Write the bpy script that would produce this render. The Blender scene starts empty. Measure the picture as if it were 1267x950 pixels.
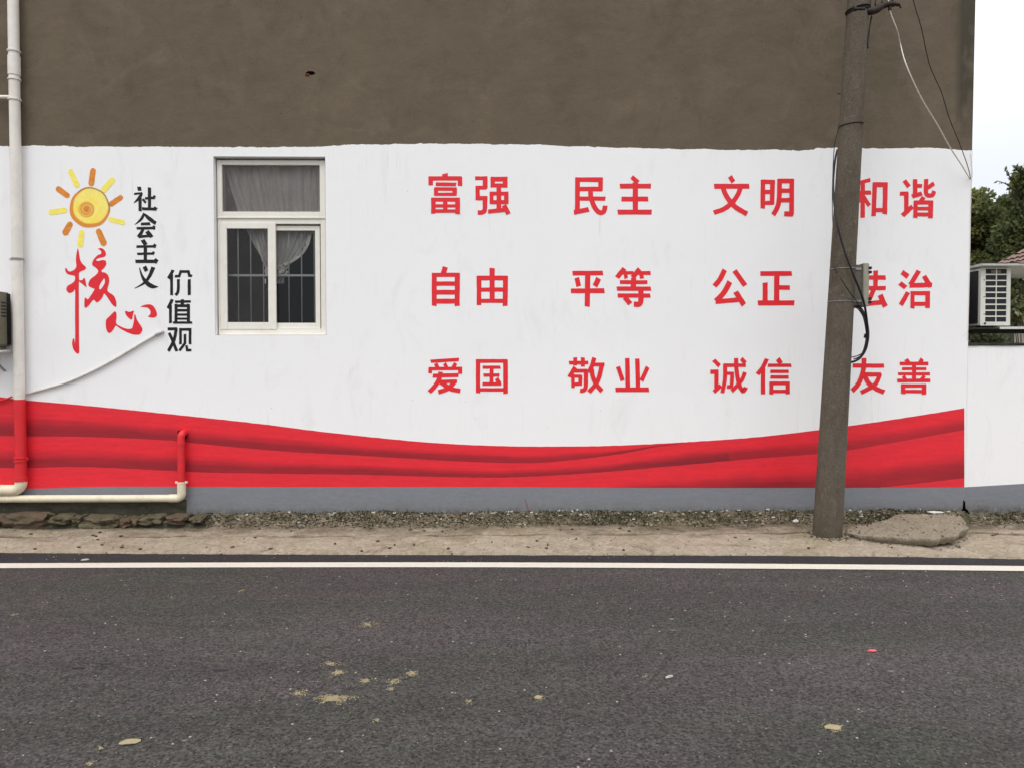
import bpy, bmesh, math, random
from mathutils import Vector, Matrix, noise
from mathutils.geometry import tessellate_polygon

S = bpy.context.scene
COL = S.collection
rnd = random.Random(7)

# ------------------------------------------------------------------ camera
CAM = Vector((0.0, -8.0, 1.56))
F = 915.0                      # focal length in photo pixels (photo is 1267 wide)
PITCH, YAW, ROLL = 1.30, 0.85, 0.05
cd = bpy.data.cameras.new('camera'); cam = bpy.data.objects.new('camera', cd)
cam.location = CAM
cam.rotation_euler = (math.radians(90 - PITCH), math.radians(ROLL), math.radians(-YAW))
cd.sensor_width = 36; cd.lens = 36 * F / 1267
cd.clip_start = 0.05; cd.clip_end = 2000
COL.objects.link(cam); S.camera = cam
ROT = cam.rotation_euler.to_matrix()

# ------------------------------------------------------------------ light: overcast day
SUN_EL, SUN_AZ = 58, 205
w = bpy.data.worlds.new('World'); S.world = w; w.use_nodes = True
nt = w.node_tree; bgn = nt.nodes['Background']
sky = nt.nodes.new('ShaderNodeTexSky'); sky.sky_type = 'NISHITA'; sky.sun_disc = False
sky.sun_elevation = math.radians(SUN_EL); sky.sun_rotation = math.radians(SUN_AZ)
tc = nt.nodes.new('ShaderNodeTexCoord'); sp = nt.nodes.new('ShaderNodeSeparateXYZ')
nt.links.new(tc.outputs['Generated'], sp.inputs[0])
ramp = nt.nodes.new('ShaderNodeValToRGB'); nt.links.new(sp.outputs['Z'], ramp.inputs[0])
cr = ramp.color_ramp
cr.elements[0].position = 0.0; cr.elements[0].color = (.68, .72, .78, 1)
cr.elements[1].position = 1.0; cr.elements[1].color = (2.24, 2.22, 2.21, 1)
e = cr.elements.new(.22); e.color = (.77, .80, .85, 1)
e = cr.elements.new(.40); e.color = (1.08, 1.09, 1.11, 1)
cl = nt.nodes.new('ShaderNodeTexNoise'); cl.inputs['Scale'].default_value = 2.2; cl.inputs['Detail'].default_value = 4
nt.links.new(tc.outputs['Generated'], cl.inputs['Vector'])
clr = nt.nodes.new('ShaderNodeMapRange'); clr.inputs[3].default_value = 9.2; clr.inputs[4].default_value = 10.8
nt.links.new(cl.outputs['Fac'], clr.inputs[0])
sc = nt.nodes.new('ShaderNodeVectorMath'); sc.operation = 'SCALE'
nt.links.new(ramp.outputs[0], sc.inputs[0]); nt.links.new(clr.outputs[0], sc.inputs['Scale'])
mx = nt.nodes.new('ShaderNodeMix'); mx.data_type = 'RGBA'; mx.inputs[0].default_value = 0.90
nt.links.new(sky.outputs[0], mx.inputs[6]); nt.links.new(sc.outputs[0], mx.inputs[7])
nt.links.new(mx.outputs[2], bgn.inputs[0]); bgn.inputs[1].default_value = 0.1
sl = bpy.data.lights.new('sun', 'SUN'); sl.energy = 0.75; sl.angle = math.radians(22); sl.color = (1, .97, .93)
so = bpy.data.objects.new('sun', sl); COL.objects.link(so)
_a, _e = math.radians(SUN_AZ), math.radians(SUN_EL)
sd = Vector((math.sin(_a) * math.cos(_e), math.cos(_a) * math.cos(_e), math.sin(_e)))
so.rotation_euler = (-sd).to_track_quat('-Z', 'Y').to_euler()
S.view_settings.view_transform = 'Standard'; S.view_settings.look = 'None'
S.view_settings.exposure = 0.32; S.view_settings.gamma = 1.0

# ------------------------------------------------------------------ photo pixel -> place in the world
def ray(px, py):
    return ROT @ Vector(((px - 633.5) / F, -(py - 475.0) / F, -1.0))
def onw(px, py, y=0.0):            # a point on the upright plane y = const
    d = ray(px, py); t = (y - CAM.y) / d.y
    return CAM + d * t
def ong(px, py, z):                # a point on the level plane z = const
    d = ray(px, py); t = (z - CAM.z) / d.z
    return CAM + d * t

# ------------------------------------------------------------------ object helpers
def tag(o, label=None, cat=None, group=None, kind=None):
    if label: o['label'] = label
    if cat: o['category'] = cat
    if group: o['group'] = group
    if kind: o['kind'] = kind
    return o
def empty(name, loc=(0, 0, 0), **k):
    o = bpy.data.objects.new(name, None); o.location = loc; COL.objects.link(o)
    o.empty_display_size = .1
    return tag(o, **k)
def link(name, me, mats, parent=None, **k):
    if not isinstance(mats, (list, tuple)): mats = [mats]
    for m in mats: me.materials.append(m)
    o = bpy.data.objects.new(name, me); COL.objects.link(o)
    if parent is not None:
        o.parent = parent
        p = parent; loc = Vector((0, 0, 0))
        while p is not None: loc += p.location; p = p.parent
        o.location = -loc              # meshes are written in world coordinates
    return tag(o, **k)
class MB:
    def __init__(s): s.v = []; s.f = []; s.mi = []; s.m = 0
    def add(s, vs, fs):
        n = len(s.v); s.v += [tuple(q) for q in vs]
        for f in fs: s.f.append(tuple(i + n for i in f)); s.mi.append(s.m)
    def box(s, a, b):
        x0, y0, z0 = a; x1, y1, z1 = b
        s.add([(x0,y0,z0),(x1,y0,z0),(x1,y1,z0),(x0,y1,z0),(x0,y0,z1),(x1,y0,z1),(x1,y1,z1),(x0,y1,z1)],
              [(0,3,2,1),(4,5,6,7),(0,1,5,4),(1,2,6,5),(2,3,7,6),(3,0,4,7)])
    def tube(s, pts, r, n=10, cap=True):
        pts = [Vector(p) for p in pts]; N = len(pts)
        rs = r if isinstance(r, (list, tuple)) else [r] * N
        vs = []; fs = []; up = None
        for i in range(N):
            t = (pts[min(i+1, N-1)] - pts[max(i-1, 0)]).normalized()
            if up is None:
                up = Vector((0, 0, 1)) if abs(t.z) < .9 else Vector((1, 0, 0))
            a = t.cross(up).normalized(); b = a.cross(t).normalized(); up = b
            for k in range(n):
                q = 2 * math.pi * k / n
                vs.append(pts[i] + (a * math.cos(q) + b * math.sin(q)) * rs[i])
        for i in range(N - 1):
            for k in range(n):
                fs.append((i*n+k, i*n+(k+1) % n, (i+1)*n+(k+1) % n, (i+1)*n+k))
        if cap: fs.append(tuple(range(n))[::-1]); fs.append(tuple((N-1)*n + k for k in range(n)))
        s.add(vs, fs)
    def sheet(s, loops, y, thick=0.0, slant=None):
        """flat figure in the wall plane; loops: lists of (x,z); first is the outline, others holes"""
        L = [[Vector((x, 0, z)) for x, z in lp] for lp in loops]
        flat = [q for lp in L for q in lp]
        tris = tessellate_polygon(L)
        fs = []
        for t in tris:
            a, b, c = (flat[i] for i in t)
            nrm = (b - a).cross(c - a)
            fs.append(tuple(t) if nrm.y < 0 else tuple(reversed(t)))
        s.add([(q.x, y, q.z) for q in flat], fs)
        if thick:
            k = 0
            for lp in L:
                n = len(lp)
                vs = [(q.x, y, q.z) for q in lp] + [(q.x, y + thick, q.z) for q in lp]
                s.add(vs, [(i, (i+1) % n, n + (i+1) % n, n + i) for i in range(n)])
    def mesh(s, name='m', smooth=False):
        me = bpy.data.meshes.new(name); me.from_pydata(s.v, [], s.f); me.update()
        for p, i in zip(me.polygons, s.mi): p.material_index = i; p.use_smooth = smooth
        return me
    def build(s, name, mats, parent=None, smooth=False, bevel=0, auto=False, **k):
        me = s.mesh(name, smooth)
        if bevel:
            bm = bmesh.new(); bm.from_mesh(me)
            bmesh.ops.remove_doubles(bm, verts=bm.verts, dist=1e-5)
            bmesh.ops.bevel(bm, geom=[e for e in bm.edges if len(e.link_faces) == 2 and e.calc_face_angle(0) > .5], offset=bevel, segments=2, affect='EDGES', clamp_overlap=True)
            bm.to_mesh(me); bm.free()
        if auto:
            for p in me.polygons: p.use_smooth = True
            try: me.set_sharp_from_angle(angle=math.radians(40))
            except Exception: pass
        return link(name, me, mats, parent, **k)
def crom(pts, sub=6, closed=False):
    n = len(pts); out = []
    P = [Vector(p) for p in pts]
    rng = range(n if closed else n - 1)
    for i in rng:
        if closed: a, b, c, d = P[i-1], P[i], P[(i+1) % n], P[(i+2) % n]
        else: a, b, c, d = P[max(i-1, 0)], P[i], P[i+1], P[min(i+2, n-1)]
        for k in range(sub):
            t = k / sub
            out.append(.5*((2*b)+(c-a)*t+(2*a-5*b+4*c-d)*t*t+(3*b-a-3*c+d)*t*t*t))
    if not closed: out.append(P[-1])
    return out
def interp(tab, x):
    if x <= tab[0][0]:
        (x0, y0), (x1, y1) = tab[0], tab[1]
        return y0 + (y1-y0)*(x-x0)/(x1-x0)
    for (x0, y0), (x1, y1) in zip(tab, tab[1:]):
        if x <= x1: return y0 + (y1-y0)*(x-x0)/(x1-x0)
    (x0, y0), (x1, y1) = tab[-2], tab[-1]
    return y0 + (y1-y0)*(x-x0)/(x1-x0)
def smoothtab(pts):
    return [(p.x, p.y) for p in crom([(a, b, 0) for a, b in pts], 8)]

# ------------------------------------------------------------------ materials
def lin(r, g, b):
    f = lambda c: (c/255/12.92) if c/255 <= .04045 else ((c/255+.055)/1.055)**2.4
    return (f(r), f(g), f(b), 1)
class M:
    """small node builder: base colour with layered noises, bump, roughness"""
    def __init__(s, name, col, rough=.8, spec=.3, metal=0):
        m = bpy.data.materials.new(name); m.use_nodes = True; s.m = m; s.nt = m.node_tree
        s.b = s.nt.nodes['Principled BSDF']; s.col = None
        s.b.inputs['Roughness'].default_value = rough
        s.b.inputs['Specular IOR Level'].default_value = spec
        s.b.inputs['Metallic'].default_value = metal
        rgb = s.nt.nodes.new('ShaderNodeRGB'); rgb.outputs[0].default_value = col
        s.c = rgb.outputs[0]; s.tc = s.nt.nodes.new('ShaderNodeTexCoord'); s.h = None
    def n(s, t): return s.nt.nodes.new(t)
    def l(s, a, b): s.nt.links.new(a, b)
    def vec(s, scale=(1, 1, 1)):
        mp = s.n('ShaderNodeMapping'); s.l(s.tc.outputs['Object'], mp.inputs[0]); mp.inputs['Scale'].default_value = scale
        return mp.outputs[0]
    def noise(s, scale, detail=5, rough=.55, st=(1, 1, 1), lo=0, hi=1, dist=0):
        t = s.n('ShaderNodeTexNoise'); s.l(s.vec(st), t.inputs['Vector'])
        t.inputs['Scale'].default_value = scale; t.inputs['Detail'].default_value = detail
        t.inputs['Roughness'].default_value = rough; t.inputs['Distortion'].default_value = dist
        if (lo, hi) == (0, 1): return t.outputs['Fac']
        return s.mr(t.outputs['Fac'], lo, hi)
    def voro(s, scale, st=(1, 1, 1), lo=0, hi=1, feat='F1'):
        t = s.n('ShaderNodeTexVoronoi'); s.l(s.vec(st), t.inputs['Vector']); t.inputs['Scale'].default_value = scale; t.feature = feat
        return s.mr(t.outputs['Distance'], lo, hi)
    def cells(s, scale, lo, hi):          # brightness differs from stone to stone
        t = s.n('ShaderNodeTexVoronoi'); s.l(s.vec(), t.inputs['Vector']); t.inputs['Scale'].default_value = scale
        q = s.n('ShaderNodeSeparateColor'); s.l(t.outputs['Color'], q.inputs[0]); return s.vary(q.outputs[0], lo, hi)
    def mr(s, x, lo, hi, a=0., b=1.):
        r = s.n('ShaderNodeMapRange'); s.l(x, r.inputs[0]); r.inputs[1].default_value = lo; r.inputs[2].default_value = hi
        r.inputs[3].default_value = a; r.inputs[4].default_value = b; return r.outputs[0]
    def math(s, op, a, b=None):
        q = s.n('ShaderNodeMath'); q.operation = op
        for i, x in enumerate((a, b)):
            if x is None: continue
            if isinstance(x, (int, float)): q.inputs[i].default_value = x
            else: s.l(x, q.inputs[i])
        return q.outputs[0]
    def pos(s, ax):
        q = s.n('ShaderNodeSeparateXYZ'); s.l(s.tc.outputs['Object'], q.inputs[0]); return q.outputs[ax]
    def mix(s, fac, col, amount=1.0, mode='MIX'):
        q = s.n('ShaderNodeMix'); q.data_type = 'RGBA'; q.blend_type = mode
        if amount != 1.0: fac = s.math('MULTIPLY', fac, amount)
        s.l(fac, q.inputs[0]); s.l(s.c, q.inputs[6])
        if hasattr(col, 'links'): s.l(col, q.inputs[7])
        else: q.inputs[7].default_value = col
        s.c = q.outputs[2]; return s
    def vary(s, fac, lo, hi):            # multiply brightness
        q = s.n('ShaderNodeVectorMath'); q.operation = 'SCALE'; s.l(s.c, q.inputs[0]); s.l(s.mr(fac, 0, 1, lo, hi), q.inputs['Scale'])
        s.c = q.outputs[0]; return s
    def attr(s, name):
        a = s.n('ShaderNodeAttribute'); a.attribute_name = name; return a.outputs['Color']
    def bump(s, h, dist, strength=1.0):
        b = s.n('ShaderNodeBump'); b.inputs['Distance'].default_value = dist; b.inputs['Strength'].default_value = strength
        s.l(h, b.inputs['Height'])
        if s.h is not None: s.l(s.h, b.inputs['Normal'])
        s.h = b.outputs[0]; return s
    def done(s):
        s.l(s.c, s.b.inputs['Base Color'])
        if s.h is not None: s.l(s.h, s.b.inputs['Normal'])
        return s.m

MT = {}
# bare cement render
m = M('cement_render', lin(102, 91, 76), .9, .2)
m.vary(m.noise(.9, 4, .6, lo=.3, hi=.7), .88, 1.10)
m.vary(m.noise(3.5, 6, .65, (1, 1, 2), lo=.3, hi=.7, dist=.6), .90, 1.08)
m.mix(m.noise(1.6, 7, .7, lo=.50, hi=.70, dist=.7), lin(117, 105, 89), .6)
m.mix(m.noise(4.5, 8, .8, (1, 1, 1.8), lo=.55, hi=.75, dist=.6), lin(90, 79, 64), .45)
m.vary(m.noise(22, 5, .8, (1, 1, 2.5), lo=.3, hi=.7, dist=.5), .94, 1.06)
m.mix(m.noise(2.3, 8, .72, (1.5, 1, .7), lo=.55, hi=.75, dist=.8), lin(84, 75, 60), .6)
m.vary(m.noise(60, 3, .6, lo=.3, hi=.7), .95, 1.05)
m.mix(m.voro(7, lo=.055, hi=.03), lin(48, 38, 30), .7)
m.mix(m.mr(m.noise(3.1, 5, .7, (7, 1, .35), lo=.60, hi=.78), 0, 1), lin(88, 80, 66), .35)
m.mix(m.math('MULTIPLY', m.math('MULTIPLY', m.mr(m.pos('X'), 4.90, 4.985), m.mr(m.pos('Z'), 3.9, 4.3)), m.noise(3, 4, .6, (1, 1, .6), lo=.35, hi=.5)), lin(58, 56, 48), .7)
m.mix(m.voro(1.7, (1, 1, 1), lo=.03, hi=.018), lin(160, 150, 134), .6)
m.bump(m.noise(5, 6, .6, (1, 1, 1.2), dist=1), .009, .6).bump(m.noise(55, 4, .7), .003, .8)
MT['render'] = m.done()
# white wall paint
m = M('white_wall_paint', lin(240, 239, 239), .62, .35)
m.vary(m.noise(.8, 4, .6, lo=.3, hi=.7), .975, 1.0)
m.mix(m.noise(2.2, 7, .7, (1.6, 1, .6), lo=.56, hi=.8, dist=.7), lin(206, 203, 199), .38)
m.mix(m.noise(9, 7, .7, (1, 1, 1), lo=.63, hi=.8, dist=1.2), lin(195, 190, 184), .30)
m.mix(m.math('MULTIPLY', m.noise(6, 4, .6, (6, 1, .25), lo=.60, hi=.75), m.noise(1.1, 3, .5, lo=.45, hi=.6)), lin(188, 180, 168), .35)
m.mix(m.voro(4.3, lo=.03, hi=.015), lin(150, 140, 128), .6)
m.bump(m.noise(2.2, 4, .5, (1, 1, 1.1), dist=.3), .007, .5).bump(m.noise(30, 5, .6), .0012, .6)
MT['white'] = m.done()
def paint(name, col, rough=.55, var=.08, thin=None):
    m = M(name, col, rough, .35)
    m.vary(m.noise(14, 5, .65, (1, 1, 2.2), lo=.3, hi=.7, dist=.6), 1-var, 1+var*.5)
    m.vary(m.noise(70, 3, .6, (1, 1, 1), lo=.3, hi=.7), .97, 1.03)
    if thin: m.mix(m.noise(45, 5, .8, (1, 1, 1.7), lo=.66, hi=.8), thin, .6)
    m.bump(m.noise(2.2, 4, .5, (1, 1, 1.1), dist=.3), .007, .5).bump(m.noise(30, 5, .6), .0012, .6)
    return m
MT['red'] = paint('red_lettering_paint', lin(228, 38, 48), .5, .08, lin(232, 110, 118)).done()
MT['calligraphy'] = paint('calligraphy_red_paint', lin(228, 38, 50), .5, .07).done()
MT['black'] = paint('black_lettering_paint', lin(18, 16, 18), .5, .2).done()
MT['orange'] = paint('orange_sun_paint', lin(226, 138, 48), .55, .28, lin(240, 200, 110)).done()
MT['yellow'] = paint('yellow_sun_paint', lin(250, 232, 104), .6, .10, lin(250, 245, 190)).done()
m = paint('grey_plinth_paint', lin(124, 126, 132), .6, .08)
m.mix(m.noise(2.5, 6, .7, (1, 1, 3), lo=.5, hi=.75), lin(112, 114, 119), .6)
m.mix(m.noise(10, 6, .75, (1, 1, 3), lo=.66, hi=.74), lin(160, 160, 160), .6)
mud = m.math('MULTIPLY', m.mr(m.pos('Z'), .13, -.03), m.noise(9, 7, .8, (1, 1, .8), lo=.38, hi=.68))
m.mix(mud, lin(104, 98, 84), .8)
m.mix(m.math('MULTIPLY', m.mr(m.pos('Z'), .05, -.03), m.noise(20, 6, .8, lo=.42, hi=.56)), lin(66, 64, 48), .9)
m.bump(m.noise(5, 4, .6, (.5, 1, 2), dist=1), .006, .6)
MT['grey'] = m.done()
m = M('ribbon_paint', (1, 1, 1, 1), .5, .35); m.c = m.attr('tone')
m.vary(m.noise(10, 5, .65, (.5, 1, 3), lo=.3, hi=.7, dist=.5), .90, 1.06)
m.vary(m.noise(60, 3, .6, lo=.3, hi=.7), .97, 1.03)
m.bump(m.noise(2.2, 4, .5, (1, 1, 1.1), dist=.3), .007, .5).bump(m.noise(30, 5, .6), .0012, .6)
MT['ribbon'] = m.done()
# sun disc: brushed rings of yellow and orange
m = M('sun_disc_paint', (1, 1, 1, 1), .55, .35); m.c = m.attr('tone')
m.vary(m.noise(30, 5, .7, lo=.3, hi=.7, dist=1), .90, 1.06)
m.bump(m.noise(38, 5, .7), .0022, .6)
MT['sun'] = m.done()
# damp bare base of the wall
m = M('damp_bare_plinth', lin(82, 78, 66), .9, .2)
m.mix(m.noise(6, 6, .7, (.5, 1, 2), lo=.42, hi=.66), lin(54, 56, 42))
m.mix(m.noise(15, 6, .7, lo=.56, hi=.72), lin(104, 98, 86), .7)
m.bump(m.noise(12, 6, .7), .02, .8)
MT['damp'] = m.done()
# verge: pale sandy concrete with moss and dirt, amount of dirt comes from distance to the wall
m = M('verge_concrete', lin(168, 158, 139), .95, .15)
m.mix(m.noise(1.3, 5, .65, (1, 1, 1), lo=.42, hi=.58, dist=.5), lin(174, 158, 141))
m.mix(m.noise(.9, 6, .7, (1, 1, 1), lo=.5, hi=.64), lin(152, 144, 116), .8)
m.mix(m.noise(3.2, 7, .75, (1, .8, 1), lo=.50, hi=.66, dist=.8), lin(138, 126, 106), .75)
m.mix(m.noise(2.1, 8, .8, (1, .9, 1), lo=.57, hi=.64, dist=1), lin(112, 101, 84), .75)
m.mix(m.noise(3.4, 7, .75, (1, .9, 1), lo=.58, hi=.68, dist=.5), lin(184, 174, 156), .7)
m.vary(m.noise(24, 5, .9, lo=.28, hi=.72), .76, 1.18)
m.cells(30, .86, 1.12)
m.mix(m.mr(m.attr('groove'), .15, .8), lin(78, 68, 54), .9)
m.mix(m.voro(40, lo=.25, hi=.1), lin(204, 196, 182), .5)
m.mix(m.math('MULTIPLY', m.voro(14, lo=.16, hi=.08), m.noise(2, 3, .6, lo=.45, hi=.6)), lin(66, 56, 46), .9)
dirt = m.math('ADD', m.mr(m.pos('Y'), -1.05, -.20), m.math('MULTIPLY', m.math('SUBTRACT', m.noise(3.2, 8, .8, (.8, 1, 1)), .5), 2.6))
m.mix(m.mr(dirt, .35, .95), lin(100, 91, 74), .85)
m.mix(m.mr(m.math('ADD', dirt, m.math('SUBTRACT', m.noise(12, 6, .7), .5)), .95, 1.25), lin(66, 66, 46), .9)
m.bump(m.noise(9, 6, .75), .03, .8).bump(m.noise(50, 6, .8), .014, 1)
MT['verge'] = m.done()
m = M('broken_concrete', lin(160, 149, 131), .95, .15)
m.vary(m.noise(6, 6, .7, lo=.3, hi=.7), .85, 1.1)
m.mix(m.voro(38, lo=.30, hi=.14), lin(178, 168, 152), .6)
m.mix(m.voro(27, lo=.24, hi=.10), lin(84, 74, 62), .8)
m.vary(m.noise(50, 5, .9, lo=.3, hi=.7), .7, 1.2)
m.bump(m.noise(35, 6, .8), .03, 1)
MT['broken'] = m.done()
m = M('rough_stone', lin(98, 82, 68), .95, .15)
m.mix(m.noise(9, 6, .7, lo=.45, hi=.65), lin(82, 78, 62)); m.mix(m.noise(22, 5, .7, lo=.60, hi=.72), lin(132, 118, 104), .7)
m.bump(m.noise(30, 6, .75), .02, 1)
MT['stone'] = m.done()
m = M('mossy_stone', lin(100, 92, 74), .95, .15)
m.mix(m.noise(11, 6, .7, lo=.45, hi=.62), lin(70, 66, 50)); m.mix(m.noise(25, 5, .7, lo=.62, hi=.72), lin(138, 130, 116), .7)
m.bump(m.noise(30, 6, .75), .02, 1)
MT['stone2'] = m.done()
for k, c in (('peb0', (118, 108, 92)), ('peb1', (80, 72, 58)), ('peb2', (150, 142, 126)), ('peb3', (58, 56, 42))):
    m = M('pebble_' + k, lin(*c), .95, .15); m.vary(m.noise(30, 3, .6), .7, 1.25); m.bump(m.noise(90, 3), .004); MT[k] = m.done()
# asphalt
m = M('asphalt', lin(69, 64, 63), .88, .25)
m.mix(m.noise(.9, 5, .65, (.5, 1.4, 1), lo=.42, hi=.62), lin(64, 65, 59))
m.mix(m.noise(.5, 4, .6, (.35, 2.0, 1), lo=.45, hi=.7), lin(81, 75, 75), .9)
m.mix(m.noise(2.6, 7, .75, (.5, 1.5, 1), lo=.52, hi=.72), lin(64, 60, 61), .8)
m.mix(m.noise(4.5, 6, .8, (.6, 1.2, 1), lo=.56, hi=.74), lin(88, 83, 77), .6)
m.vary(m.noise(11, 7, .95, lo=.28, hi=.72), .90, 1.10)
m.vary(m.noise(1.4, 6, .8, (.35, 2.4, 1), lo=.3, hi=.7), .88, 1.12)
m.vary(m.noise(60, 3, .7, lo=.32, hi=.68), .66, 1.36)
m.cells(80, .55, 1.45)
m.cells(40, .86, 1.14)
m.mix(m.voro(34, lo=.30, hi=.16), lin(30, 27, 28), .85)
m.mix(m.math('MULTIPLY', m.voro(24, lo=.28, hi=.10), m.noise(3, 4, .7, lo=.42, hi=.62)), lin(32, 29, 29), .8)
m.mix(m.voro(29, (1.1, .9, 1), lo=.17, hi=.08), lin(128, 118, 110), .6)
m.mix(m.voro(2.3, (1, 1.8, 1), lo=.05, hi=.02), lin(150, 140, 122), .7)
m.mix(m.noise(1.6, 8, .85, (.8, 1, 1), lo=.62, hi=.74, dist=.5), lin(112, 104, 90), .35)
m.mix(m.math('MULTIPLY', m.noise(3.6, 6, .8, lo=.60, hi=.68), m.noise(.8, 3, .5, lo=.45, hi=.6)), lin(48, 45, 45), .5)
m.bump(m.noise(60, 5, .8), .012, .9).bump(m.voro(75, lo=0, hi=.5), .006, .8)
MT['asphalt'] = m.done()
m = M('fresh_asphalt_edge', lin(44, 41, 44), .85, .3)
m.vary(m.noise(30, 5, .85, lo=.25, hi=.75), .6, 1.4); m.cells(58, .6, 1.4)
m.mix(m.noise(1.2, 4, .6, lo=.45, hi=.7), lin(50, 50, 50), .8)
m.mix(m.voro(14, (1, 1, 1), lo=.06, hi=.03), lin(150, 142, 130), .7)
m.bump(m.noise(60, 5, .8), .012, .9).bump(m.voro(75, lo=0, hi=.5), .006, .8)
MT['edge'] = m.done()
m = M('road_paint', lin(208, 202, 190), .7, .3)
m.vary(m.noise(40, 5, .75, lo=.3, hi=.7), .88, 1.04); m.mix(m.noise(55, 5, .8, lo=.58, hi=.70), lin(140, 132, 124), .7)
m.mix(m.noise(4, 6, .8, (1, 3, 1), lo=.55, hi=.75), lin(176, 166, 148), .6)
m.bump(m.noise(60, 5, .8), .008, .8)
MT['line'] = m.done()
def simple(key, c, rough=.5, spec=.4, metal=0, var=.1, sc_=20, bump=.001, dirt=None, da=.5):
    m = M(key, lin(*c), rough, spec, metal); m.vary(m.noise(sc_, 5, .65, lo=.3, hi=.7), 1-var, 1+var*.6)
    if dirt: m.mix(m.noise(sc_*.5, 7, .75, lo=.52, hi=.72, dist=.6), lin(*dirt), da)
    m.bump(m.noise(sc_*3, 4, .6), bump); MT[key] = m.done(); return MT[key]
simple('pvc', (228, 222, 214), .42, .45, dirt=(206, 194, 178), da=.5, sc_=7)
simple('pvc_cream', (222, 212, 186), .45, .45, dirt=(168, 154, 126), da=.6, sc_=9)
simple('pvc_red', (216, 40, 48), .5, .4, dirt=(176, 36, 50), da=.5, sc_=6)
simple('hose', (206, 202, 196), .6, .3, dirt=(120, 112, 104), da=.6, sc_=12)
simple('upvc', (230, 226, 216), .4, .45, var=.05, dirt=(204, 194, 172), da=.4, sc_=8)
simple('ac_white', (212, 212, 202), .5, .4, dirt=(168, 164, 146), da=.5, sc_=6)
simple('ac_old', (112, 108, 92), .6, .3, dirt=(92, 88, 72), da=.8, sc_=7)
simple('fins', (34, 34, 40), .6, .4, .2)
simple('dark_metal', (48, 40, 38), .6, .4, .5, var=.2, dirt=(78, 50, 38), da=.6)
simple('galv', (150, 150, 148), .45, .5, .7, var=.1)
simple('box_grey', (150, 146, 130), .6, .4, dirt=(120, 114, 98), da=.5)
simple('box_side', (92, 84, 76), .6, .4, dirt=(66, 60, 54), da=.5)
simple('rubber', (24, 22, 22), .55, .4, var=.2)
simple('cable_white', (216, 208, 196), .55, .3)
simple('bar', (190, 192, 190), .45, .4, .1)
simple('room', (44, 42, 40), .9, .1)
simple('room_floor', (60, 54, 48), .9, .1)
simple('brick_red', (130, 62, 46), .95, .1, bump=.01)
simple('void', (12, 10, 9), 1, 0)
simple('slab_white', (206, 206, 200), .8, .2, dirt=(150, 148, 136), da=.6, sc_=5)
simple('lichen', (58, 58, 50), .95, .1, var=.3, dirt=(92, 90, 78), da=.6, bump=.01)
simple('bark', (72, 62, 50), .95, .1, var=.25, bump=.01)
simple('beige_wall', (158, 150, 140), .9, .1, dirt=(132, 124, 112), da=.5, sc_=3)
simple('tile', (140, 116, 108), .85, .2, var=.25, dirt=(120, 84, 76), da=.7, sc_=14)
simple('panel_grey', (118, 122, 120), .6, .3, .2)
simple('earth', (92, 86, 62), .95, .1, var=.3, sc_=1.5, bump=.02, dirt=(66, 74, 42), da=.8)
simple('sand', (150, 138, 110), .95, .1, var=.2, sc_=120)
simple('chip', (160, 154, 144), .9, .2, var=.2, sc_=60)
simple('scrap_red', (214, 86, 98), .5, .4)
simple('flake', (164, 162, 156), .8, .2)
simple('paper', (200, 198, 192), .8, .2)
# concrete pole
m = M('pole_concrete', lin(98, 90, 79), .92, .2)
m.mix(m.noise(5, 6, .7, (1, 1, .35), lo=.45, hi=.7), lin(76, 67, 56), .9)
m.mix(m.noise(14, 6, .75, lo=.56, hi=.70), lin(126, 117, 102), .6)
m.vary(m.noise(60, 4, .9, lo=.28, hi=.72), .62, 1.32)
m.mix(m.voro(40, lo=.20, hi=.10), lin(50, 44, 38), .8)
m.mix(m.voro(33, (1, 1, 1.1), lo=.14, hi=.08), lin(140, 130, 116), .6)
m.bump(m.noise(70, 5, .75), .006, 1).bump(m.noise(4, 4, .6, (1, 1, .3)), .01, .6)
m.mix(m.math('MULTIPLY', m.mr(m.pos('Z'), .18, -.10), m.noise(9, 6, .8, lo=.35, hi=.6)), lin(70, 64, 52), .8)
MT['pole'] = m.done()
# leaves
def leafmat(key, c, c2, tr=.25):
    m = M(key, lin(*c), .6, .3); m.mix(m.noise(1.3, 3, .6, lo=.35, hi=.65), lin(*c2)); m.vary(m.noise(8, 2, .5), .7, 1.3)
    m.done(); nt = m.nt; t = nt.nodes.new('ShaderNodeBsdfTranslucent'); nt.links.new(m.c, t.inputs[0])
    x = nt.nodes.new('ShaderNodeMixShader'); x.inputs[0].default_value = tr
    nt.links.new(m.b.outputs[0], x.inputs[1]); nt.links.new(t.outputs[0], x.inputs[2])
    nt.links.new(x.outputs[0], nt.nodes['Material Output'].inputs[0]); MT[key] = m.m
leafmat('leaf_a', (138, 138, 80), (104, 110, 66), .45)
leafmat('leaf_b', (104, 112, 76), (80, 92, 62), .4)
leafmat('leaf_c', (160, 162, 136), (110, 120, 90))
leafmat('moss', (68, 70, 44), (48, 48, 32), .1)
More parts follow.
